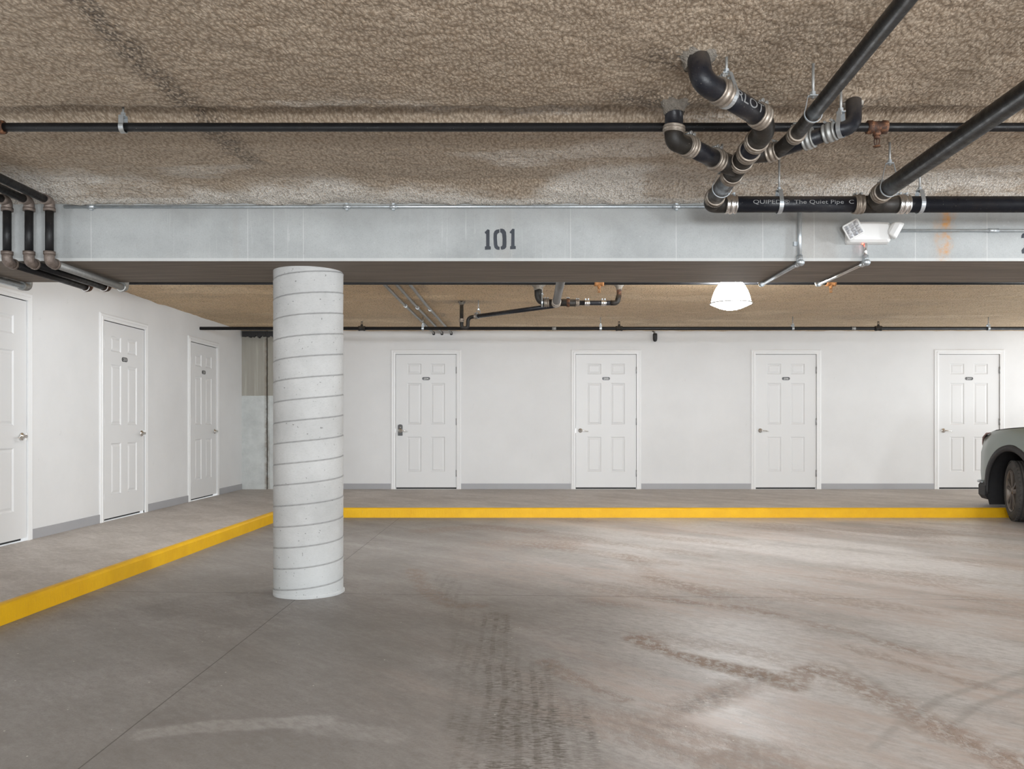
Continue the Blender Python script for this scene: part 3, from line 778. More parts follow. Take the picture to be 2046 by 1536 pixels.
# local x -> +y, local -y -> +x
pl_l = [None, '201', '203']
lab_l = ['white six-panel door on the side wall, cut by the edge of the photo', 'white six-panel door numbered 201 on the side wall, middle of three', 'white six-panel door numbered 203 on the side wall, closest to the corner pier']
for i, y in enumerate(left_doors):
    make_door(i + 1, ML(y), False, pl_l[i], False, lab_l[i])

# ---------------------------------------------------------------- beam and column
m = MB().box(WX, 9.5, BF, BB, BZ, CZ + 0.14)
bm_o = m.build('concrete_beam', M_beam, None, 0.006)
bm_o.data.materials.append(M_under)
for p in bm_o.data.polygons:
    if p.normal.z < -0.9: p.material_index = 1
tag(bm_o, 'deep grey concrete beam stencilled 101 spanning the garage above the column', 'beam')
def sten(polys, ox, oy, k):
    m = MB()
    for pts in polys:
        m.prism([((x / k + ox), (y / k + oy)) for x, y in pts], lambda x, y, q: P(x, y, BF - 0.0012 * q))
    return m
one_a = [(700, 345), (760, 285), (800, 300), (800, 630), (825, 640), (825, 700), (705, 705), (705, 640), (730, 630), (730, 385), (710, 370)]
zl = [(1000, 285), (940, 295), (900, 325), (883, 370), (880, 480), (886, 600), (900, 660), (930, 692), (965, 705), (1005, 705), (1005, 645), (975, 635), (960, 600), (952, 480), (952, 400), (970, 370), (1000, 355)]
zr = [(1015, 275), (1060, 274), (1100, 290), (1135, 340), (1143, 420), (1146, 560), (1142, 650), (1110, 690), (1055, 705), (1030, 692), (1026, 640), (1050, 632), (1064, 600), (1066, 480), (1056, 385), (1040, 358), (1015, 350)]
one_b = [(1210, 345), (1265, 275), (1310, 280), (1310, 625), (1335, 630), (1335, 690), (1220, 695), (1220, 635), (1240, 625), (1245, 375), (1215, 360)]
for nm, polys in (('stencil_digit', [one_a]), ('stencil_digit', [zl, zr]), ('stencil_digit', [one_b])):
    sten(polys, 900, 430, 10.23).build(nm, M_sten, bm_o)
# second number starts at the frame edge with a 2
two_t = [(2040.5, 475.5), (2041, 470), (2043, 467), (2046, 465.5), (2052, 465), (2058, 467), (2061, 472), (2061, 480), (2056, 488), (2050, 494), (2046, 490), (2053, 482), (2056, 476), (2055, 471), (2050, 470), (2046, 471), (2046, 475.5)]
two_b = [(2041, 500), (2046, 494), (2048, 497), (2046, 500), (2058, 500), (2058, 497), (2062, 497), (2062, 506.5), (2042, 506.5)]
m = MB()
for pts in (two_t, two_b): m.prism(pts, lambda x, y, q: P(x, y, BF - 0.0012 * q))
m.build('stencil_digit', M_sten, bm_o)

CX_, CYY, CR = -1.394, 5.432, 0.2237
def column():
    nz, na = 420, 128; top = BZ; pitch = 0.1335
    z = np.linspace(0.0, top, nz); a = np.linspace(-PI, PI, na, endpoint=False)
    A, Z = np.meshgrid(a, z)
    ph = Z / pitch - A / (2 * PI) + 0.28; fr = ph - np.floor(ph)
    dist = np.minimum(fr, 1 - fr) * pitch
    seam = np.clip(1 - dist / 0.0060, 0, 1)
    R = CR + 0.0045 * (fr - 0.5) * (np.abs(fr - 0.5) * 2) ** 2 - 0.003 * seam
    R = R + (fbm(A * 3, Z * 3, 2, 3, 5) - 0.5) * 0.0015
    R = np.where(Z < 0.02, CR + 0.006 + 0.004 * np.sin(A * 5) * np.sin(A * 2 + 1), R)
    co = np.stack([R * np.cos(A), R * np.sin(A), Z], -1).reshape(-1, 3)
    me = bpy.data.meshes.new('round_column'); fs = []
    for j in range(nz - 1):
        for k in range(na): fs.append((j * na + k, j * na + (k + 1) % na, (j + 1) * na + (k + 1) % na, (j + 1) * na + k))
    me.from_pydata([tuple(v) for v in co], [], fs); me.polygons.foreach_set('use_smooth', [True] * len(fs))
    at = me.attributes.new('seam', 'FLOAT', 'POINT'); at.data.foreach_set('value', seam.ravel().astype(np.float32))
    me.materials.append(M_col)
    o = bpy.data.objects.new('round_column', me); o.location = (CX_, CYY, 0); COL.objects.link(o)
    return o
co_ = column(); tag(co_, 'thick round concrete column with spiral form seams under the beam', 'column')

# ---------------------------------------------------------------- pipe kit
def band(p, axis, r, L, mat, parent, name='coupling', style='old'):
    """clamp coupling centred at p"""
    m = MB(); M = frame_M(p, axis); t = 0.007
    h = L / 2
    prof = [(r + 0.002, -h), (r + t, -h), (r + t + 0.001, -h * 0.72), (r + t * 0.6, -h * 0.66), (r + t * 0.6, -h * 0.3), (r + t + 0.002, -h * 0.24),
            (r + t + 0.002, h * 0.24), (r + t * 0.6, h * 0.3), (r + t * 0.6, h * 0.66), (r + t + 0.001, h * 0.72), (r + t, h), (r + 0.002, h)]
    m.lathe(prof, M, 32)
    o = m.build(name, mat, parent)
    # clamp screws
    b = MB()
    for q in (-h * 0.55, h * 0.55):
        c = M @ Vector((0.0, r + t + 0.006, q)); d = (M.to_3x3() @ Vector((1, 0, 0)))
        b.tube([c - d * 0.016, c + d * 0.014], 0.0055, 8); b.tube([c + d * 0.012, c + d * 0.02], 0.009, 6)
    b2 = b.build('clamp_screw', M_galvd if style == 'old' else M_galv); b2.parent = o; b2.matrix_parent_inverse = Matrix.Identity(4)
    return o
def collar(p, r, parent, mat=M_collar, drop=0.05, name='sealant_collar'):
    m = MB(); n = 28; rows = 6; vs = []; fs = []
    for j in range(rows):
        t = j / (rows - 1); rr = r * (1.02 + 0.9 * (t ** 2.2)) + 0.004; z = p[2] - drop * (1 - t) + 0.0
        for k in range(n):
            a = 2 * PI * k / n; q = 1 + 0.13 * noise.noise(Vector((math.cos(a) * 2 + p[0] * 9, math.sin(a) * 2 + p[1] * 7, t * 3)))
            vs.append((p[0] + rr * q * math.cos(a), p[1] + rr * q * math.sin(a), z + 0.018 * noise.noise(Vector((math.cos(a) * 3, math.sin(a) * 3, p[0])))))
    for j in range(rows - 1):
        for k in range(n): fs.append((j * n + k, j * n + (k + 1) % n, (j + 1) * n + (k + 1) % n, (j + 1) * n + k))
    fs.append(tuple(range(n - 1, -1, -1)))
    m.add(vs, fs, True); return m.build(name, mat, parent)
def pipe_thing(name, loc, label, cat, group=None): return empty(name, loc, label, cat, group)

def hanger(p, axis, r, ztop, label, group='steel strap pipe hangers', mat=M_galv, bw=0.022, gap=0.075, name='pipe_hanger', rodr=0.0055):
    """clevis strap round a pipe at p with a rod up to ztop"""
    p = Vector(p); e = empty(name, (p.x, p.y, ztop), label, 'pipe hanger', group)
    ax = Vector((axis[0], axis[1], 0)).normalized(); side = Vector((-ax.y, ax.x, 0)); up = Vector((0, 0, 1))
    R = r + 0.004; pts = []
    zt = min(gap, ztop - p.z - 0.015)
    pts.append((0.012, zt)); pts.append((0.02, zt - 0.004))
    for k in range(21):
        a = math.radians(28) - (PI + 2 * math.radians(28)) * k / 20; pts.append((R * math.cos(a), R * math.sin(a)))
    pts += [(-0.02, zt - 0.004), (-0.012, zt)]
    t = 0.003; vs = []; fs = []; n = len(pts)
    for i, (a, b) in enumerate(pts):
        d = Vector((a, b)); q = d.normalized() if d.length > 1e-4 else Vector((0, 1))
        for w_ in (-bw / 2, bw / 2):
            for k in (0, t): vs.append(p + side * (a + q.x * k) + up * (b + q.y * k) + ax * w_)
    for i in range(n - 1):
        o_ = i * 4; q = o_ + 4
        fs += [(o_, o_ + 1, q + 1, q), (o_ + 3, o_ + 2, q + 2, q + 3), (o_ + 2, o_, q, q + 2), (o_ + 1, o_ + 3, q + 3, q + 1)]
    fs += [(0, 2, 3, 1), ((n - 1) * 4, (n - 1) * 4 + 1, (n - 1) * 4 + 3, (n - 1) * 4 + 2)]
    MB().add(vs, fs).build('strap', mat, e)
    m = MB().tube([p + up * (zt - 0.012), Vector((p.x, p.y, ztop + 0.02))], rodr, 10); m.build('rod', M_galvd, e)
    m = MB().lathe([(0.011, -0.007), (0.011, 0.007)], Matrix.Translation(p + up * (zt + 0.008)), 6, False)
    m.box(p.x - 0.016, p.x + 0.016, p.y - 0.012, p.y + 0.012, p.z + zt - 0.003, p.z + zt + 0.001); m.build('nut', M_galv, e)
    return e

def wrap_text(s, p0, p1, r, hgt, width, ang0, name, mat, parent, dangle=0.0):
    """lettering wrapped on the pipe between p0 and p1, centred at the middle; ang0 = angle from the up direction towards the camera"""
    tv, tf, tw, th = text_geo(s, 1.0, True); p0 = Vector(p0); p1 = Vector(p1); ax = (p1 - p0).normalized(); mid = (p0 + p1) / 2
    upv = Vector((0, 0, 1)); upv = (upv - ax * upv.dot(ax)).normalized(); sd = ax.cross(upv)  # sd points away from / toward camera
    if sd.y > 0: sd = -sd
    vs = []
    for x, y in tv:
        u = x / tw * width; a = ang0 - (y / th * hgt) / r
        q = upv * math.cos(a) + sd * math.sin(a); vs.append(mid + ax * u + q * (r + 0.0010))
    return MB().add(vs, tf).build(name, mat, parent)

# ---------------------------------------------------------------- cast iron drains of the front bay
R3 = 0.0425; R2 = 0.029
ZM = H + 1.162; YM = 4.39
# main run along the beam
e = pipe_thing('drain_pipe', (1.1, YM, ZM), 'thick black cast iron drain pipe running along the top of the beam', 'pipe')
a = Vector((1.115, YM, ZM)); b = Vector((9.3, YM, ZM + 0.0))
m = MB().tube([a, Vector((1.80, YM, ZM))], R3, 32); m.build('pipe', M_iron, e)
MB().tube([Vector((2.03, YM, ZM)), b], R3, 32).build('pipe', M_iron, e)
band((1.117, YM, ZM), (1, 0, 0), R3, 0.058, M_shiny, e, style='new')
band((2.032, YM, ZM), (1, 0, 0), R3, 0.060, M_shiny, e, style='new')
# sanitary wye near the second branch
m = MB().tube([(1.80, YM, ZM), (2.01, YM, ZM)], R3 + 0.003, 32)
m.tube(fillet([(2.0, YM, ZM), (1.90, YM, ZM), (1.845, YM - 0.10, ZM + 0.006), (1.843, YM - 0.17, ZM + 0.012)], 0.05), R3 + 0.001, 28)
m.build('wye_fitting', M_ironR, e)
band((1.795, YM, ZM), (1, 0, 0), R3, 0.05, M_band, e)
wrap_text('QUIPED ®  The Quiet Pipe  C', (1.20, YM, ZM), (1.78, YM, ZM), R3, 0.028, 0.53, math.radians(90), 'pipe_lettering', M_mark, e)
# elbow from main to trunk
TA = Vector((1.012, 4.30, ZM + 0.012)); TB = Vector((1.000, 3.42, H + 1.196))
m = MB().tube(fillet([(1.095, YM, ZM), (1.012, YM, ZM), (1.012, 4.285, ZM + 0.006)], 0.07, 10), R3 + 0.002, 28); m.build('elbow', M_ironR, e)

e = pipe_thing('drain_pipe', tuple(TA), 'short black drain trunk of stacked fittings climbing toward the ceiling holes', 'pipe')
ax = (TB - TA).normalized(); L = (TB - TA).length
MB().tube([TA, TB], R3, 32).build('pipe', M_iron, e)
def on(t): return TA + ax * t
band(on(0.0), ax, R3, 0.05, M_band, e)
band(on(0.36), ax, R3, 0.05, M_band, e)
wy = MB().tube([on(0.38), on(0.53)], R3 + 0.003, 28)
DJ = on(0.47)
wy.tube([DJ, DJ + Vector((-0.11, -0.075, 0.008))], R3 + 0.002, 24)
wy.build('wye_fitting', M_ironR, e)
band(on(0.545), ax, R3, 0.045, M_band, e)
band(on(0.67), ax, R3, 0.05, M_band, e)
wy = MB().tube([on(0.555), on(0.65)], R3 + 0.003, 28)
EJ = on(0.62)
wy.tube([EJ, EJ + Vector((0.10, -0.02, 0.004))], R2 + 0.006, 24)
wy.build('wye_fitting', M_ironR, e)
band(on(0.80), ax, R3, 0.045, M_band, e)

# branch B with the CHARLOTTE lettering and the high bend into the ceiling
B0 = TB + ax * 0.0; B1 = Vector((0.99, 3.30, H + 1.205)); B2 = Vector((0.745, 3.115, H + 1.255)); B3 = Vector((0.667, 3.14, CZ - 0.01))
e = pipe_thing('drain_pipe', (0.667, 3.15, CZ), 'black drain pipe marked RLOT bending up into the ceiling, largest of the bends', 'pipe')
m = MB().tube(fillet([on(0.82), TB + ax * 0.04, B1 + (B2 - B1).normalized() * 0.05], 0.06, 8), R3 + 0.002, 28); m.build('elbow', M_ironR, e)
d = (B2 - B1).normalized()
MB().tube([B1 + d * 0.04, B2 - d * 0.015], R3, 32).build('pipe', M_iron, e)
band(B1 + d * 0.055, d, R3, 0.045, M_band, e)
band(B2 - d * 0.02, d, R3, 0.055, M_band, e)
m = MB().tube(fillet([B2 - d * 0.03, Vector((0.672, 3.06, H + 1.262)), B3 + Vector((0, 0, 0.05))], 0.10, 12), R3 + 0.001, 30); m.build('elbow', M_iron, e)
collar((0.667, 3.13, CZ - 0.005), R3, e)
wrap_text('RLOT', B2 - d * 0.05, B1 + d * 0.07, R3, 0.036, 0.16, math.radians(88), 'pipe_lettering', M_mark, e)

# branch D
D1 = DJ + Vector((-0.11, -0.075, 0.008)); D2 = Vector((0.735, 3.60, H + 1.205))
e = pipe_thing('drain_pipe', (0.66, 3.556, CZ), 'black drain branch with a straight drop from the ceiling above the sprinkler pipe', 'pipe')
d = (D2 - D1).normalized()
MB().tube([D1, D2], R3 * 0.93, 32).build('pipe', M_iron, e)
band(D1 + d * 0.01, d, R3, 0.05, M_band, e); band(D2 - d * 0.0, d, R3 * 0.95, 0.045, M_band, e)
m = MB().tube(fillet([D2 - d * 0.02, Vector((0.662, 3.556, H + 1.212)), Vector((0.660, 3.556, H + 1.26))], 0.05, 10), R3 * 0.95, 28)
m.build('elbow', M_ironR, e)
band((0.661, 3.556, H + 1.262), (0.1, 0, 1), R3 * 0.93, 0.03, M_band, e)
MB().tube([(0.661, 3.556, H + 1.27), (0.660, 3.556, CZ + 0.02)], R3 * 0.92, 28).build('drop_pipe', M_iron, e)
collar((0.660, 3.556, CZ - 0.005), R3 * 0.93, e, drop=0.06)

# branch E
E1 = EJ + Vector((0.095, -0.02, 0.004)); E2 = Vector((1.345, 3.45, H + 1.232)); E3 = Vector((1.43, 3.545, CZ))
e = pipe_thing('drain_pipe', (1.43, 3.55, CZ), 'slimmer black drain branch curving up into the ceiling under the diagonal pipe', 'pipe')
d = (E2 - E1).normalized(); LE = (E2 - E1).length
MB().tube([E1, E2 - d * 0.03], R2 + 0.003, 28).build('pipe', M_iron, e)
band(E1 + d * 0.02, d, R2 + 0.004, 0.045, M_band, e)
band(lerp(E1, E2, 0.56), d, R2 + 0.004, 0.045, M_galvd, e); band(lerp(E1, E2, 0.84), d, R2 + 0.004, 0.05, M_galvd, e)
m = MB().tube(fillet([E2 - d * 0.05, Vector((1.40, 3.47, H + 1.245)), E3 + Vector((0, 0, 0.03))], 0.08, 10), R2 + 0.003, 26); m.build('elbow', M_iron, e)
collar((1.43, 3.545, CZ - 0.005), R2 + 0.004, e, M_collarL, 0.04)
WF = lerp(E1, E2, 0.16); 
# long diagonal pipe F
F0 = Vector((1.145, 3.46, H + 1.196)); F1 = Vector((1.128, 2.42, H + 1.239)); FD = (F1 - F0).normalized()
m = MB().tube([WF, F0 + FD * 0.02], R2 + 0.003, 26); m.build('wye_fitting', M_ironR, e)
e = pipe_thing('drain_pipe', tuple(F0), 'long slim black drain pipe running overhead from the branches to the top edge', 'pipe')
MB().tube([F0, F0 + FD * 3.6], R2, 32).build('pipe', M_iron2, e)
band(F0 + FD * 0.03, FD, R2, 0.045, M_band, e)
# long diagonal pipe G
G0 = Vector((1.842, YM - 0.17, ZM + 0.012)); G1 = Vector((1.842, 3.0, H + 1.204)); GD = (G1 - G0).normalized()
e = pipe_thing('drain_pipe', tuple(G0), 'long thick black drain pipe rising from the main pipe to the frame edge', 'pipe')
MB().tube([G0, G0 + GD * 4.6], R3, 32).build('pipe', M_iron2, e)
band(G0 + GD * 0.01, GD, R3, 0.05, M_band, e)

# hangers, front bay
hanger((1.375, YM, ZM), (1, 0, 0), R3, CZ - 0.01, 'galvanised strap hanger on the main drain pipe, near the lettering')
hanger((2.122, YM, ZM), (1, 0, 0), R3, CZ - 0.01, 'galvanised strap hanger on the main drain pipe above the emergency light')
hanger(on(0.16), ax, R3, CZ - 0.01, 'thin wire hanger at the low end of the drain trunk', bw=0.006)
d = (B2 - B1).normalized()
hanger(B2 - d * 0.05, d, R3, CZ - 0.02, 'wide strap hanger beside the largest ceiling bend', bw=0.02, gap=0.085)
pf = F0 + FD * 0.24; hanger(pf, FD, R2, CZ - 0.01, 'ring hanger on the slim diagonal drain pipe', bw=0.008, gap=0.07)
hanger(lerp(E1, E2, 0.98), (E2 - E1), R2 + 0.003, CZ - 0.01, 'strap hanger at the slim branch curving into the ceiling', bw=0.018, gap=0.07)
hanger(G0 + GD * 0.10, GD, R3, CZ - 0.01, 'wire ring hanger where the thick diagonal pipe meets the main', bw=0.008, gap=0.12)

# ---------------------------------------------------------------- sprinkler pipes
def sprinkler_head(p, d, parent, mat=M_rust, k=1.0):
    """d = -1 pendant, +1 upright"""
    M = Matrix.Translation(Vector(p)) @ Matrix.Scale(k, 4) @ (Matrix.Identity(4) if d > 0 else Matrix.Rotation(PI, 4, 'X'))
    m = MB(); m.lathe([(0.012, 0), (0.014, 0.008), (0.010, 0.014), (0.006, 0.016)], M, 12)
    for s in (-1, 1):
        m.tube([M @ Vector((s * 0.010, 0, 0.010)), M @ Vector((s * 0.012, 0, 0.026)), M @ Vector((s * 0.009, 0, 0.040)), M @ Vector((0, 0, 0.047))], 0.0025 * k, 6)
    m.tube([M @ Vector((0, 0, 0.014)), M @ Vector((0, 0, 0.046))], 0.002 * k, 6)
    m.lathe([(0.004, 0.046), (0.017, 0.048), (0.017, 0.050), (0.0, 0.051)], M, 12)
    return m.build('sprinkler_head', mat, parent)
def tee(p, r, parent, d=-1, mat=M_rust):
    p = Vector(p); m = MB(); M = frame_M(p, (1, 0, 0)); L = 0.044
    m.lathe([(r, -L), (r + 0.010, -L), (r + 0.011, -L * 0.55), (r + 0.007, -L * 0.45), (r + 0.007, L * 0.45), (r + 0.011, L * 0.55), (r + 0.010, L), (r, L)], M, 28)
    m.lathe([(0.018, 0), (0.018, r + 0.016), (0.015, r + 0.02)], Matrix.Translation(p) @ (Matrix.Identity(4) if d > 0 else Matrix.Rotation(PI, 4, 'X')), 16)
    o = m.build('tee_fitting', mat, parent)
    h = sprinkler_head(p + Vector((0, 0, d * (r + 0.018))), d, None, mat); h.parent = o; h.matrix_parent_inverse = Matrix.Identity(4)
    return o
SY, SZ, SR = 3.72, H + 1.332, 0.0195
e = pipe_thing('sprinkler_pipe', (0, SY, SZ), 'black sprinkler pipe crossing the whole ceiling in front of the beam', 'pipe')
MB().tube([(-2.37, SY, SZ), (9.3, SY, SZ)], SR, 24).build('pipe', M_iron2, e)
tee((-2.37, SY, SZ), SR, e, mat=M_rust); tee((1.605, SY, SZ), SR, e)
MB().tube([(-2.72, SY, SZ), (-2.38, SY, SZ)], SR, 24).build('pipe', M_iron2, e)
hanger((-1.79, SY, SZ), (1, 0, 0), SR, CZ + 0.01, 'galvanised strap holding the sprinkler pipe near the ceiling', bw=0.022, gap=0.05)
# back bay
QY, QZ = 10.85, H + 1.243
e = pipe_thing('sprinkler_pipe', (0, QY, QZ), 'thin dark sprinkler pipe along the top of the back wall', 'pipe')
MB().tube([(WX, QY, QZ), (9.3, QY, QZ)], 0.022, 20).build('pipe', M_iron2, e)
for px in (723, 1237, 1755): tee(((px - VX) / (F / QY), QY, QZ), 0.022, e, 1, M_ironR)
for px in (1107, 1705):
    MB().tube([((px - 4 - VX) / 152.1, QY, QZ), ((px + 4 - VX) / 152.1, QY, QZ)], 0.025, 20).build('coupling', M_galvd, e)
for i, (px, lab) in enumerate(((845, 'rod hanger on the back sprinkler pipe, by the three grey conduits'), (1200, 'rod hanger on the back sprinkler pipe, above and beside the second back-wall door'),
        (1584, 'rod hanger on the back sprinkler pipe, over the third back-wall door'), (1975, 'rod hanger on the back sprinkler pipe, over the door behind the car'))):
    hanger(((px - VX) / 152.1, QY, QZ), (1, 0, 0), 0.022, CZ - 0.01, lab, 'rod hangers on the back sprinkler pipe', bw=0.03, gap=0.05)
UY, UZ = 7.69, H + 1.307
e = pipe_thing('sprinkler_pipe', (0, UY, UZ), 'dark sprinkler pipe just showing under the far lower edge of the beam', 'pipe')
MB().tube([(-3.9, UY, UZ), (9.3, UY, UZ)], 0.02, 20).build('pipe', M_iron2, e)
M_orange = plain('orange_rust', (0.30, 0.13, 0.04), 0.7, 0.1, 0.5, 60)
for px in (1197, 1660): tee(((px - VX) / (F / UY), UY, UZ - 0.004), 0.02, e, -1, M_orange)

# ---------------------------------------------------------------- three black pipes stepping under the beam at the side wall
for i, (x0, lab) in enumerate(((-3.068, 'black steel pipe bending under the beam, outermost of three at the side wall'), (-2.937, 'black steel pipe bending under the beam, middle of three'),
                               (-2.815, 'black steel pipe bending under the beam, innermost of three, greyer below the beam'))):
    yv = 4.935; zl_ = H + 0.960; zt = H + 1.325; yb = 5.87; xe = x0 + 0.0
    e = pipe_thing('steel_pipe', (x0, yv, zt), lab, 'pipe', 'black pipes wrapping under the beam')
    R = 0.0235
    MB().tube([(x0, 0.5, zt + 0.008), (x0, yv - 0.05, zt)], R, 24).build('pipe', M_iron2, e)
    m = MB().tube(fillet([(x0, yv - 0.06, zt), (x0, yv, zt), (x0, yv, zt - 0.055)], 0.04, 8), R + 0.006, 24)
    m.lathe([(R + 0.010, -0.01), (R + 0.010, 0.01)], Matrix.Translation((x0, yv, zt - 0.05)), 24); m.build('elbow', M_elb, e)
    MB().tube([(x0, yv, zt - 0.05), (x0, yv, zl_ + 0.04)], R, 24).build('drop_pipe', M_iron2, e)
    m = MB().tube(fillet([(x0, yv, zl_ + 0.06), (x0, yv, zl_), (x0, yv + 0.06, zl_)], 0.045, 8), R + 0.006, 24)
    m.lathe([(R + 0.010, -0.01), (R + 0.010, 0.01)], Matrix.Translation((x0, yv, zl_ + 0.055)), 24)
    m.lathe([(R + 0.010, -0.008), (R + 0.010, 0.008)], frame_M((x0, yv + 0.058, zl_), (0, 1, 0)), 24); m.build('elbow', M_elb, e)
    MB().tube([(x0, yv + 0.05, zl_), (x0, yb - 0.04, zl_)], R, 24).build('pipe', M_galvd if i == 2 else M_iron2, e)
    m = MB().tube(fillet([(x0, yb - 0.05, zl_), (x0, yb, zl_), (x0, yb, zl_ + 0.06)], 0.04, 8), R + 0.006, 24)
    m.lathe([(R + 0.011, -0.009), (R + 0.011, 0.009)], frame_M((x0, yb - 0.045, zl_), (0, 1, 0)), 24); m.build('elbow', M_galvd if i == 2 else M_rust, e)
    MB().tube([(x0, yb, zl_ + 0.05), (x0, yb, CZ)], R, 20).build('riser_pipe', M_iron2, e)
    # clamp of zinc on the soffit end
    m = MB().tube([(x0 + (R + 0.007) * math.cos(t_), yb - 0.052, zl_ + (R + 0.007) * math.sin(t_)) for t_ in np.linspace(-PI * 0.9, 0.1, 12)], 0.004, 8); m.build('clamp', M_white, e)
# galvanised conduit end at the side wall
e = pipe_thing('conduit', (-3.50, 5.86, H + 0.965), 'fat shiny galvanised conduit with a capped elbow above the first side door', 'conduit')
zc = H + 0.962
MB().tube([(-3.50, 3.8, zc), (-3.50, 5.83, zc)], 0.022, 24).build('pipe', M_galv, e)
m = MB().tube(fillet([(-3.50, 5.80, zc), (-3.50, 5.87, zc), (-3.50, 5.87, zc + 0.07)], 0.045, 8), 0.028, 24)
m.lathe([(0.031, -0.012), (0.031, 0.012)], frame_M((-3.50, 5.80, zc), (0, 1, 0)), 24); m.build('elbow', M_galvd, e)
MB().tube([(-3.50, 5.87, zc + 0.06), (-3.50, 5.87, CZ)], 0.022, 20).build('riser_pipe', M_galv, e)

# ---------------------------------------------------------------- conduits on the beam
CF = BF - 0.013
e = pipe_thing('conduit', (0, CF, H + 1.318), 'thin galvanised conduit under the foam along the top of the beam', 'conduit')
xa, xb = (128 - VX) / (F / CF), (1412 - VX) / (F / CF)
MB().tube([(xa, CF, H + 1.322), (xb, CF, H + 1.322)], 0.009, 16).build('conduit_tube', M_galv, e)
for px in (182, 693, 1352, 786):
    x = (px - VX) / (F / CF); m = MB().tube([(x - 0.022, CF, H + 1.322), (x + 0.022, CF, H + 1.322)], 0.0125, 14); m.box(x - 0.008, x + 0.008, CF - 0.004, CF + 0.012, H + 1.30, H + 1.345); m.build('coupling', M_galv, e)
e = pipe_thing('conduit', (3.0, CF, H + 1.173), 'thin galvanised conduit running from the emergency light past the rust stain', 'conduit')
MB().tube([(2.20, CF, H + 1.176), (9.3, CF, H + 1.176)], 0.0095, 16).build('conduit_tube', M_galv, e)
MB().tube([(2.86, CF, H + 1.176), (2.92, CF, H + 1.176)], 0.013, 16).build('coupling', M_galv, e)
def drop_conduit(px, ytop, r, name_lab, xend, mat, yend=BB + 0.02):
    yv = BF - 0.03; s = F / yv; x = (px - VX) / s; zt = H + (VY - ytop) / s; zb = BZ - r - 0.003
    e = pipe_thing('conduit', (x, yv, zb), name_lab, 'conduit')
    MB().tube([(x, yv, zt), (x, yv, zb + 0.03)], r, 16).build('conduit_tube', mat, e)
    m = MB().tube(fillet([(x, yv, zb + 0.045), (x, yv - 0.002, zb), (x, yv + 0.05, zb)], 0.02, 6), r + 0.006, 18)
    m.lathe([(0.0, -0.0), (r + 0.009, 0.0), (r + 0.009, 0.012), (0.0, 0.014)], frame_M((x, yv - r - 0.004, zb), (0, -1, -0.35)), 18)
    m.build('conduit_body', M_galv, e)
    MB().tube([(x, yv + 0.04, zb), (x, yend - 0.01, zb)], r, 16).build('conduit_tube', mat, e)
    m = MB().tube(fillet([(x, yend - 0.04, zb), (x, yend + 0.01, zb), (x, yend + 0.01, zb + 0.05)], 0.03, 6), r + 0.004, 16); m.build('elbow', M_galv, e)
    MB().tube([(x, yend + 0.01, zb + 0.04), (x, yend + 0.01, CZ)], r, 14).build('conduit_tube', mat, e)
    return e, x, yv
e, x, yv = drop_conduit(1597.5, 424, 0.0125, 'galvanised conduit dropping down the beam from the main drain pipe', 1521, M_galv)
s_ = MB().box(x - 0.03, x + 0.004, yv + 0.012, BF + 0.001, H + 1.082, H + 1.108); s_.build('strap', M_galv, e)
drop_conduit(1729, 486, 0.0115, 'bright conduit hanging below the white emergency light', 1633, M_shiny)

# ---------------------------------------------------------------- emergency light
EY = BF - 0.002; s = F / (BF - 0.05); exc = (1737 - VX) / s; ez = H + (VY - 464.5) / s
e = empty('emergency_light', (exc, EY, ez), 'white twin-head emergency light mounted on the beam with a glowing red dot', 'emergency light')
m = MB(); W, Hh, Dp = 0.132, 0.064, 0.075
sec = []
for (dy, kx_, kz) in ((0.0, 1.0, 1.0), (-0.03, 1.0, 1.0), (-0.055, 0.95, 0.93), (-Dp, 0.80, 0.72)):
    ring = []
    for (a_, b_) in ((-1, -0.75), (-0.93, -1), (0.93, -1), (1, -0.75), (1, 0.75), (0.93, 1), (0.5, 1.05), (0, 1.07), (-0.5, 1.05), (-0.93, 1), (-1, 0.75)):
        ring.append((exc + a_ * W * kx_, EY + dy, ez + b_ * Hh * kz))
    sec.append(ring)
n = len(sec[0]); vs = sum(sec, []); fs = []
for j in range(len(sec) - 1):
    for k in range(n): fs.append((j * n + k, j * n + (k + 1) % n, (j + 1) * n + (k + 1) % n, (j + 1) * n + k))
fs += [tuple(range(n)), tuple(range((len(sec) - 1) * n, len(sec) * n))]
m.add(vs, fs); m.build('housing', M_plastic, e, 0.003)
t = NT('lamp_reflector'); vv = t.n('ShaderNodeTexVoronoi'); vv.inputs['Scale'].default_value = 50; t.put(vv.inputs['Vector'], t.pos())
M_refl = t.out(t.mix(t.math('MULTIPLY', vv.outputs['Distance'], 1.3), (0.75, 0.75, 0.76), (0.30, 0.31, 0.33)), 0.2, 0.3)
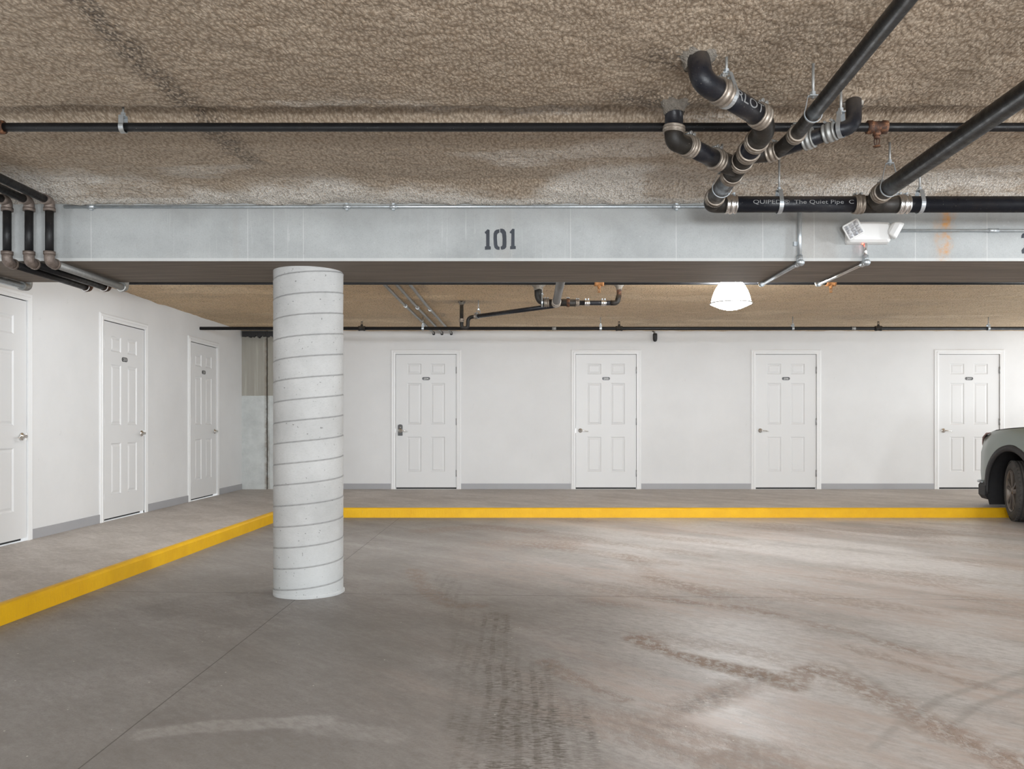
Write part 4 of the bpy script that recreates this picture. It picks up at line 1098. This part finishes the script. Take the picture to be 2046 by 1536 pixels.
def head(c, dirv, roll, sz):
    Mh = frame_M(c, dirv); Mh = Mh @ Matrix.Rotation(roll, 4, 'Z'); m = MB()
    def sq(k, z, n_=8):
        pts = []
        for q in range(4):
            for a in range(n_ // 2):
                an = PI / 2 * q + PI / 2 * a / (n_ / 2 - 1) - 0.0
                cx = (1 if q in (0, 3) else -1) * (k - k * 0.28); cy = (1 if q in (0, 1) else -1) * (k - k * 0.28)
                pts.append(Mh @ Vector((cx + k * 0.28 * math.cos(an), cy + k * 0.28 * math.sin(an), z)))
        return pts
    rings = [sq(sz * 0.45, -0.055), sq(sz * 0.75, -0.045), sq(sz * 0.95, -0.02), sq(sz, 0.0), sq(sz * 0.92, 0.004)]
    n = len(rings[0]); vs = sum(rings, []); fs = []
    for j in range(len(rings) - 1):
        for k in range(n): fs.append((j * n + k, j * n + (k + 1) % n, (j + 1) * n + (k + 1) % n, (j + 1) * n + k))
    fs += [tuple(range(n)), tuple(range((len(rings) - 1) * n, len(rings) * n))]
    m.add(vs, fs, False); o = m.build('lamp_head', M_plastic, e)
    l = MB(); k = sz * 0.82; n3 = 3; st = 2 * k / n3
    for i in range(n3):
        for j in range(n3):
            a0, b0 = -k + i * st, -k + j * st; g = 0.001
            q = [Mh @ Vector((a0 + g, b0 + g, 0.006)), Mh @ Vector((a0 + st - g, b0 + g, 0.006)), Mh @ Vector((a0 + st - g, b0 + st - g, 0.006)), Mh @ Vector((a0 + g, b0 + st - g, 0.006)), Mh @ Vector((a0 + st / 2, b0 + st / 2, 0.010))]
            l.add(q, [(0, 1, 4), (1, 2, 4), (2, 3, 4), (3, 0, 4)])
    ln = l.build('lens', M_refl, None); ln.parent = o; ln.matrix_parent_inverse = Matrix.Identity(4)
    return o
head((exc - 0.120, EY - 0.105, ez + 0.006), (-0.35, -1, -0.30), math.radians(28), 0.050)
head((exc + 0.158, EY - 0.085, ez + 0.0), (0.90, -0.12, -0.45), math.radians(12), 0.050)
t = NT('red_indicator'); t.b.inputs['Emission Color'].default_value = (1, 0.06, 0.03, 1); t.b.inputs['Emission Strength'].default_value = 14; M_led = t.out((0.9, 0.1, 0.05), 0.3)
m = MB().lathe([(0.0, -0.003), (0.004, -0.002), (0.004, 0.002), (0.0, 0.004)], Matrix.Translation((exc - 0.033, EY - 0.03, ez - Hh - 0.002)), 12); m.build('indicator_light', M_led, e)

# ---------------------------------------------------------------- ceiling lamp of the back bay
LX, LY, LZ = 1.912, 7.5, H + 1.085
e = empty('ceiling_lamp', (LX, LY, CZ), 'glowing white dome garage lamp hanging behind the beam', 'lamp')
t = NT('lit_lamp_glass'); t.b.inputs['Emission Color'].default_value = (0.95, 0.98, 1.0, 1); t.b.inputs['Emission Strength'].default_value = 68.0
M_glow = t.out((0.9, 0.9, 0.9), 0.3)
m = MB().lathe([(0.178, LZ + 0.006), (0.173, LZ + 0.035), (0.164, LZ + 0.07), (0.149, LZ + 0.11), (0.127, LZ + 0.15), (0.098, LZ + 0.188), (0.072, LZ + 0.212)], Matrix.Translation((LX, LY, 0)), 48); m.build('lamp_shade', M_glow, e)
m = MB().lathe([(0.0, LZ - 0.058), (0.06, LZ - 0.053), (0.11, LZ - 0.038), (0.155, LZ - 0.017), (0.182, LZ - 0.004), (0.184, LZ + 0.0)], Matrix.Translation((LX, LY, 0)), 48); m.build('lamp_lens', M_glow, e)
m = MB().lathe([(0.180, LZ - 0.004), (0.190, LZ - 0.004), (0.190, LZ + 0.007), (0.180, LZ + 0.007)], Matrix.Translation((LX, LY, 0)), 48); m.build('lamp_rim', M_galvd, e)
m = MB().lathe([(0.072, LZ + 0.208), (0.075, CZ - 0.03), (0.09, CZ + 0.01)], Matrix.Translation((LX, LY, 0)), 32); m.build('lamp_canopy', M_galvd, e)
bulb_o = bpy.data.objects.get('lamp_back_bay_mid'); bulb_o.location = (LX, LY, LZ - 0.16)

# ---------------------------------------------------------------- conduits and drain of the back bay
for i, (x0, x1, lab) in enumerate(((-1.335, -1.31, 'slim grey conduit under the back ceiling, closest to the column'), (-1.215, -1.185, 'slim grey conduit under the back ceiling, middle of three'),
                                   (-1.085, -1.045, 'slim grey conduit under the back ceiling, farthest from the column'))):
    z = H + 1.360
    e = pipe_thing('conduit', (x0, 9, z), lab, 'conduit', 'three slim conduits under the back ceiling')
    MB().tube([(x0, 5.84, z), (x0, 9.5, z), (x1, 12.28, z), (x1, 12.42, z - 0.005)], 0.0155, 14).build('conduit_tube', M_galvd, e)
    for y in (7.3 + 0.1 * i, 9.6 + 0.15 * i):
        MB().tube([(x0, y - 0.03, z), (x0, y + 0.03, z)], 0.021, 14).build('coupling', M_galv, e)
    MB().tube([(x1, 12.42, z - 0.0), (x1, 12.45, z - 0.0), (x1, 12.47, z - 0.02)], 0.021, 12).build('conduit_body', M_blackp, e)

e = empty('drain_pipe', (0.35, 8.2, H + 1.19), 'black drain with a U-shaped trap and cross branches under the back ceiling', 'pipe')
zt = H + 1.20
T0 = Vector((-0.648, 9.35, CZ)); 
pth = fillet([(-0.672, 9.42, CZ + 0.02), (-0.672, 9.42, H + 1.085), (-0.60, 9.42, H + 1.085), (-0.60, 9.42, H + 1.205), (-0.49, 9.38, H + 1.212)], [0.05, 0.05, 0.07], 8)
MB().tube(pth, 0.021, 20).build('trap', M_ironR, e)
band((-0.672, 9.42, H + 1.17), (0, 0, 1), 0.021, 0.04, M_band, e)
collar((-0.672, 9.42, CZ - 0.02), 0.021, e, M_collar, 0.03)
MB().tube([(-0.52, 9.39, H + 1.21), (0.34, 8.30, H + 1.178)], 0.023, 24).build('pipe', M_iron, e)
band((-0.50, 9.365, H + 1.21), (0.86, -1.09, 0), 0.023, 0.04, M_band, e)
S8 = F / 8.25
def q8(px, py, y=8.25): return P(px, py, y)
MB().tube([(0.355, 8.25, zt - 0.01), (0.333, 6.3, zt + 0.01)], 0.038, 28).build('pipe', M_duct, e)
band((0.353, 8.10, zt - 0.008), (0.02, 1.95, 0), 0.038, 0.05, M_band, e)
band((0.354, 8.20, zt - 0.010), (0.02, 1.95, 0), 0.038, 0.04, M_band, e)
MB().tube(fillet([(0.175, 8.25, CZ + 0.01), (0.175, 8.25, zt + 0.005), (0.36, 8.25, zt)], 0.09, 10), 0.036, 24).build('elbow', M_ironR, e)
band((0.26, 8.25, zt + 0.002), (1, 0, 0), 0.036, 0.05, M_band, e)
collar((0.175, 8.25, CZ - 0.02), 0.036, e, M_collarL, 0.05)
MB().tube([(0.34, 8.25, zt + 0.005), (0.55, 8.25, zt)], 0.036, 24).build('wye_fitting', M_ironR, e)
MB().tube([(0.53, 8.25, zt), (0.91, 8.25, zt)], 0.024, 22).build('pipe', M_iron, e)
band((0.475, 8.25, zt + 0.002), (1, 0, 0), 0.036, 0.03, M_rust, e)
band((0.57, 8.25, zt), (1, 0, 0), 0.027, 0.035, M_band, e)
band((0.665, 8.25, zt), (1, 0, 0), 0.024, 0.05, M_shiny, e, style='new'); band((0.83, 8.25, zt), (1, 0, 0), 0.024, 0.05, M_shiny, e, style='new')
MB().tube(fillet([(0.90, 8.25, zt), (0.965, 8.25, zt + 0.0), (0.985, 8.25, zt + 0.08)], 0.05, 8), 0.026, 22).build('elbow', M_ironR, e)
MB().tube([(0.985, 8.25, zt + 0.06), (0.985, 8.25, CZ + 0.01)], 0.024, 22).build('drop_pipe', M_rust, e)
collar((0.985, 8.25, CZ - 0.02), 0.025, e, M_collarL, 0.05)
hanger((-0.475, 9.33, H + 1.209), (0.86, -1.09, 0), 0.023, CZ - 0.01, 'ring hanger on the back drain beside the U-shaped trap', bw=0.01, gap=0.07)
hanger((0.215, 8.25, zt + 0.003), (1, 0, 0), 0.038, CZ - 0.01, 'ring hanger at the fat elbow of the back drain', bw=0.014, gap=0.08)

# small black device on the back wall
e = empty('wall_sensor', (2.03, BY, H + 1.30), 'small black rounded sensor hanging high on the back wall', 'sensor')
m = MB(); n = 18; rows = [(0.0, 0.0), (0.016, 0.004), (0.028, 0.018), (0.033, 0.045), (0.034, 0.10), (0.030, 0.125), (0.0, 0.13)]
vs = []; fs = []
for (r, h_) in rows:
    for k in range(n):
        a_ = 2 * PI * k / n; vs.append((2.03 + r * math.cos(a_), BY - 0.045 + r * 0.9 * math.sin(a_), H + 1.225 + h_))
for j in range(len(rows) - 1):
    for k in range(n): fs.append((j * n + k, j * n + (k + 1) % n, (j + 1) * n + (k + 1) % n, (j + 1) * n + k))
m.add(vs, fs, True).build('body', M_blackp, e)
MB().tube([(2.03, BY - 0.045, H + 1.34), (2.02, BY - 0.03, H + 1.37), (2.0, BY - 0.01, H + 1.39)], 0.012, 10).build('bracket', M_galvd, e)

# ---------------------------------------------------------------- green car, nose to the walkway
t = NT('sage_green_car_paint')
M_paint = t.out(t.mix(t.noise(2, 2), (0.165, 0.20, 0.18), (0.18, 0.215, 0.195)), 0.32, 0.1, None, 0.5)
t.b.inputs['Coat Weight'].default_value = 0.6; t.b.inputs['Coat Roughness'].default_value = 0.1
M_clad = plain('black_cladding', (0.028, 0.027, 0.029), 0.6, 0, 0.4, 40)
M_tire = plain('dusty_tyre_rubber', (0.045, 0.042, 0.040), 0.75, 0, 0.6, 25)
M_rim = plain('dusty_alloy', (0.20, 0.175, 0.155), 0.4, 0.6, 0.2, 20)
M_glass = plain('tinted_car_glass', (0.02, 0.024, 0.026), 0.06, 0, 0.1)
M_lamp = plain('car_lamp_lens', (0.34, 0.22, 0.21), 0.12, 0, 0.1)
M_lampw = plain('car_lamp_clear', (0.6, 0.62, 0.62), 0.1, 0.3, 0.1)
CXC, CNY = 6.455, 10.30        # car centre line, nose
car = empty('car', (CXC, CNY - 2.2, 0), 'sage green SUV with black wheel arch cladding, nose over the yellow curb', 'car')
WCY = 9.38; WCZ = 0.343
st = [  # d from nose, half width, z bottom, z shoulder, z top edge, z centre
    (0.00, 0.56, 0.36, 0.70, 0.78, 0.82), (0.04, 0.68, 0.30, 0.74, 0.84, 0.88), (0.12, 0.78, 0.26, 0.78, 0.915, 0.95), (0.25, 0.855, 0.24, 0.82, 0.985, 1.01),
    (0.45, 0.895, 0.24, 0.86, 1.03, 1.05), (0.75, 0.905, 0.24, 0.88, 1.055, 1.08), (1.1, 0.905, 0.24, 0.90, 1.07, 1.10), (1.4, 0.90, 0.23, 0.92, 1.075, 1.10), (2.2, 0.90, 0.23, 0.93, 1.08, 1.09), (3.0, 0.905, 0.23, 0.94, 1.10, 1.11),
    (3.6, 0.905, 0.24, 0.95, 1.12, 1.13), (4.0, 0.89, 0.28, 0.96, 1.13, 1.14), (4.3, 0.83, 0.32, 0.95, 1.10, 1.12), (4.42, 0.74, 0.36, 0.90, 1.04, 1.06)]
m = MB(); vs = []; prof_n = 0
for d_, hw, zb_, zs_, zt_, zc_ in st:
    half = [(0.0, zb_), (hw * 0.85, zb_), (hw * 0.98, zb_ + 0.06), (hw, (zb_ + zs_) / 2), (hw * 0.995, zs_ - 0.06), (hw * 0.975, zs_), (hw * 0.95, (zs_ + zt_) / 2 + 0.02), (hw * 0.90, zt_ - 0.012), (hw * 0.83, zt_ + 0.004), (hw * 0.5, zc_ - 0.008), (0.0, zc_)]
    ring = [(-x, z) for x, z in half] + [(x, z) for x, z in half[-2:0:-1]]
    prof_n = len(ring)
    for x, z in ring: vs.append((CXC + x, CNY - d_, z))
fs = []
for j in range(len(st) - 1):
    for k in range(prof_n): fs.append((j * prof_n + k, j * prof_n + (k + 1) % prof_n, (j + 1) * prof_n + (k + 1) % prof_n, (j + 1) * prof_n + k))
fs += [tuple(range(prof_n)), tuple(range((len(st) - 1) * prof_n, len(st) * prof_n))]
m.add(vs, fs, True); body = m.build('body', M_paint, car)
# wheel wells are cut out of the body mesh
RWY = WCY - 2.65
cut = MB()
for wy_ in (WCY, RWY):
    for sx in (-1, 1):
        xc = CXC + sx * 0.78
        cut.lathe([(0.455, -0.32), (0.455, 0.32)], frame_M((xc, wy_, WCZ), (1, 0, 0)), 48)
co = cut.build('cutter', M_clad)
bmod = body.modifiers.new('wells', 'BOOLEAN'); bmod.object = co; bmod.solver = 'EXACT'; bmod.operation = 'DIFFERENCE'
dg = bpy.context.evaluated_depsgraph_get(); nm = bpy.data.meshes.new_from_object(body.evaluated_get(dg))
body.modifiers.clear(); body.data = nm; bpy.data.objects.remove(co)
nm.polygons.foreach_set('use_smooth', [True] * len(nm.polygons))
try: nm.set_sharp_from_angle(angle=math.radians(32))
except Exception: pass
# liners and arch cladding
for wy_ in (WCY, RWY):
    for sx in (-1, 1):
        m = MB(); n = 30; vs = []; fs = []
        for k in range(n + 1):
            a_ = -0.45 + (PI + 0.5) * k / n
            for xx in (0.90, 0.50): vs.append((CXC + sx * xx, wy_ + 0.452 * math.cos(a_), WCZ + 0.452 * math.sin(a_)))
        for k in range(n): fs.append((2 * k, 2 * k + 1, 2 * k + 3, 2 * k + 2))
        m.add(vs, fs, True)
        # inner wall of the well
        m.lathe([(0.46, 0.0), (0.0, 0.01)], frame_M((CXC + sx * 0.50, wy_, WCZ), (sx, 0, 0)), 32)
        m.build('wheel_well', M_blackp, car)
        m = MB(); vs = []; fs = []
        for k in range(n + 1):
            a_ = -0.16 + (PI + 0.32) * k / n
            ro = 0.522 + (0.02 if k in (0, n) else 0)
            for (rr, xo) in ((0.445, 0.0), (0.452, 0.022), (ro - 0.008, 0.024), (ro, 0.0)):
                yy = wy_ + rr * math.cos(a_); d_ = CNY - yy
                hw = np.interp(d_, [s_[0] for s_ in st], [s_[1] for s_ in st])
                vs.append((CXC + sx * (hw - 0.012 + xo), yy, WCZ + rr * math.sin(a_)))
        for k in range(n):
            for q in range(3): fs.append((4 * k + q, 4 * k + q + 1, 4 * k + q + 5, 4 * k + q + 4))
            fs.append((4 * k + 3, 4 * k, 4 * k + 4, 4 * k + 7))
        fs += [(0, 1, 2, 3), (4 * n, 4 * n + 1, 4 * n + 2, 4 * n + 3)]
        m.add(vs, fs, True).build('arch_cladding', M_clad, car)
# lower bumper and sills
m = MB(); vs = []; rows = [0, 0.03, 0.12, 0.25, 0.40, 0.46]
for d_ in rows:
    hw = float(np.interp(d_, [s_[0] for s_ in st], [s_[1] for s_ in st])) + 0.016
    for (x, z) in ((-hw + 0.04, 0.20), (-hw, 0.25), (-hw, 0.36), (-hw + 0.03, 0.40), (hw - 0.03, 0.40), (hw, 0.36), (hw, 0.25), (hw - 0.04, 0.20)): vs.append((CXC + x, CNY + 0.02 - d_, z))
fs = []
for j in range(len(rows) - 1):
    for k in range(8): fs.append((j * 8 + k, j * 8 + (k + 1) % 8, (j + 1) * 8 + (k + 1) % 8, (j + 1) * 8 + k))
fs += [tuple(range(8)), tuple(range((len(rows) - 1) * 8, len(rows) * 8))]
m.add(vs, fs).build('bumper', M_clad, car)
m = MB(); vs = []
pp = []
for d_ in (0.0, 0.04, 0.12, 0.25, 0.38):
    hw = float(np.interp(d_, [s_[0] for s_ in st], [s_[1] for s_ in st])) + 0.02; pp.append((CXC - hw, CNY + 0.02 - d_, 0.405 - 0.0 * d_))
m.tube(pp, 0.011, 8).build('bumper_strip', M_galv, car)
for sx in (-1, 1):
    MB().box(CXC + sx * 0.905 - 0.02, CXC + sx * 0.905 + 0.02, RWY + 0.46, WCY - 0.46, 0.21, 0.40).build('sill', M_clad, car, 0.01)
# cabin
cab = [(1.28, 0.70, 1.07, 1.075), (1.80, 0.66, 1.05, 1.50), (2.15, 0.64, 1.05, 1.60), (2.8, 0.64, 1.05, 1.615), (3.6, 0.63, 1.06, 1.58), (4.05, 0.60, 1.08, 1.45), (4.36, 0.62, 1.08, 1.10)]
m = MB(); vs = []; 
for d_, hw, z0, z1 in cab:
    for (x, z) in ((-0.84, z0), (-0.82 + (z1 - z0) * 0.12, z0 + (z1 - z0) * 0.3), (-hw - 0.02, z1 - 0.03), (-hw + 0.08, z1), (hw - 0.08, z1), (hw + 0.02, z1 - 0.03), (0.82 - (z1 - z0) * 0.12, z0 + (z1 - z0) * 0.3), (0.84, z0)):
        vs.append((CXC + x, CNY - d_, z))
fs = []
for j in range(len(cab) - 1):
    for k in range(8): fs.append((j * 8 + k, j * 8 + (k + 1) % 8, (j + 1) * 8 + (k + 1) % 8, (j + 1) * 8 + k))
fs += [tuple(range(8)), tuple(range((len(cab) - 1) * 8, len(cab) * 8))]
m.add(vs, fs).build('window', M_glass, car)
m = MB(); vs = []
for d_, hw, z0, z1 in cab[1:6]:
    for (x, z) in ((-hw - 0.015, z1 - 0.015), (-hw + 0.08, z1 + 0.012), (hw - 0.08, z1 + 0.012), (hw + 0.015, z1 - 0.015)): vs.append((CXC + x, CNY - d_, z))
fs = []
for j in range(4):
    for k in range(3): fs.append((j * 4 + k, j * 4 + k + 1, j * 4 + k + 5, j * 4 + k + 4))
m.add(vs, fs, True); ro = m.build('roof', M_paint, car); sm_ = ro.modifiers.new('solid', 'SOLIDIFY'); sm_.thickness = 0.02
# front corner lamps
for sx in (-1, 1):
    m = MB(); vs = []; n = 8
    for k in range(n + 1):
        t_ = k / n; d_ = 0.07 + 0.30 * t_; hw = float(np.interp(d_, [s_[0] for s_ in st], [s_[1] for s_ in st])); zt_ = float(np.interp(d_, [s_[0] for s_ in st], [s_[4] for s_ in st]))
        zs_ = float(np.interp(d_, [s_[0] for s_ in st], [s_[3] for s_ in st]))
        vs.append((CXC + sx * (hw * 0.90 + 0.008), CNY - d_, zt_ - 0.014)); vs.append((CXC + sx * (hw * 0.965 + 0.008), CNY - d_, zt_ - 0.02 - (1 - t_) * 0.07 * (1 if t_ > 0 else 1)))
    fs = [(2 * k, 2 * k + 1, 2 * k + 3, 2 * k + 2) for k in range(n)]
    o = m.add(vs, fs, True).build('headlamp', M_lamp, car); q = o.modifiers.new('solid', 'SOLIDIFY'); q.thickness = 0.008; q.offset = 0
# hood shut line
m = MB(); pp = []
for d_ in np.linspace(0.3, 1.25, 12):
    hw = float(np.interp(d_, [s_[0] for s_ in st], [s_[1] for s_ in st])); zt_ = float(np.interp(d_, [s_[0] for s_ in st], [s_[4] for s_ in st])); pp.append((CXC - hw * 0.885, CNY - d_, zt_ - 0.006))
m.tube(pp, 0.005, 6).build('hood_seam', M_blackp, car)
# wheels
def wheel(cx, cy, steer, side):
    """outer face centre at (cx, cy)"""
    root = empty('wheel', (cx, cy, WCZ)); root.parent = car; root.matrix_parent_inverse = Matrix.Translation(-car.location)
    M = Matrix.Translation((cx, cy, WCZ)) @ Matrix.Rotation(steer, 4, 'Z') @ frame_M((0, 0, 0), (side, 0, 0)); 
    par_inv = Matrix.Translation(-Vector((cx, cy, WCZ)))
    def B(m, name, mat):
        o = m.build(name, mat, None); o.parent = root; o.matrix_parent_inverse = Matrix.Translation((-cx, -cy, -WCZ)); return o
    Rt = WCZ; Ri = 0.238; W_ = 0.215
    prof = [(Ri - 0.012, -0.012), (Ri, -0.004), (Ri + 0.02, 0.004), (Ri + 0.055, 0.006), (Rt - 0.030, -0.004), (Rt - 0.008, -0.022)]
    nb = 5
    for i in range(nb):
        z0 = -0.026 - i * (W_ - 0.052) / nb; z1 = -0.026 - (i + 1) * (W_ - 0.052) / nb
        prof += [(Rt, z0 - 0.002), (Rt, z1 + 0.005), (Rt - 0.008, z1 + 0.004), (Rt - 0.008, z1 - 0.0)]
    prof += [(Rt - 0.008, -W_ + 0.022), (Rt - 0.030, -W_), (Ri + 0.03, -W_ - 0.004), (Ri - 0.012, -W_ + 0.005)]
    tm_ = MB().lathe(prof, M, 72, True, False)
    # tread blocks on the shoulders
    m = tm_
    for k in range(44):
        a_ = 2 * PI * k / 44; Mk = M @ Matrix.Rotation(a_, 4, 'Z')
        for (z0, z1) in ((-0.040, -0.012), (-W_ + 0.012, -W_ + 0.040)): m.box(Rt - 0.010, Rt + 0.0015, -0.014, 0.014, z0, z1, Mk)
    B(m, 'tire', M_tire)
    m = MB(); m.lathe([(Ri - 0.002, 0.0), (Ri - 0.016, -0.004), (Ri - 0.022, -0.02), (Ri - 0.03, -W_ + 0.02), (0.06, -0.10)], M, 56, True, False)
    m.lathe([(0.0, -0.006), (0.03, -0.007), (0.034, -0.012), (0.055, -0.020), (0.058, -0.05)], M, 32, True, False)
    for k in range(5):
        for dd in (-0.20, 0.20):
            a_ = 2 * PI * k / 5 + dd + 0.3; Mk = M @ Matrix.Rotation(a_, 4, 'Z')
            v8 = [(0.045, -0.013, -0.014), (0.045, 0.013, -0.014), (Ri - 0.012, 0.016, -0.006), (Ri - 0.012, -0.016, -0.006), (0.045, -0.013, -0.045), (0.045, 0.013, -0.045), (Ri - 0.012, 0.016, -0.035), (Ri - 0.012, -0.016, -0.035)]
            m.add([Mk @ Vector(v) for v in v8], [(0, 1, 2, 3), (4, 7, 6, 5), (0, 4, 5, 1), (1, 5, 6, 2), (2, 6, 7, 3), (3, 7, 4, 0)])
    B(m, 'rim', M_rim)
    B(MB().lathe([(0.0, -0.06), (0.16, -0.06), (0.16, -0.075), (0.0, -0.08)], M, 32), 'brake_disc', M_galvd)
    return root
wheel(5.567, WCY, math.radians(-18.5), -1)
wheel(CXC + 0.888, WCY, math.radians(-18.5), 1)
wheel(5.56, RWY, 0, -1); wheel(CXC + 0.895, RWY, 0, 1)
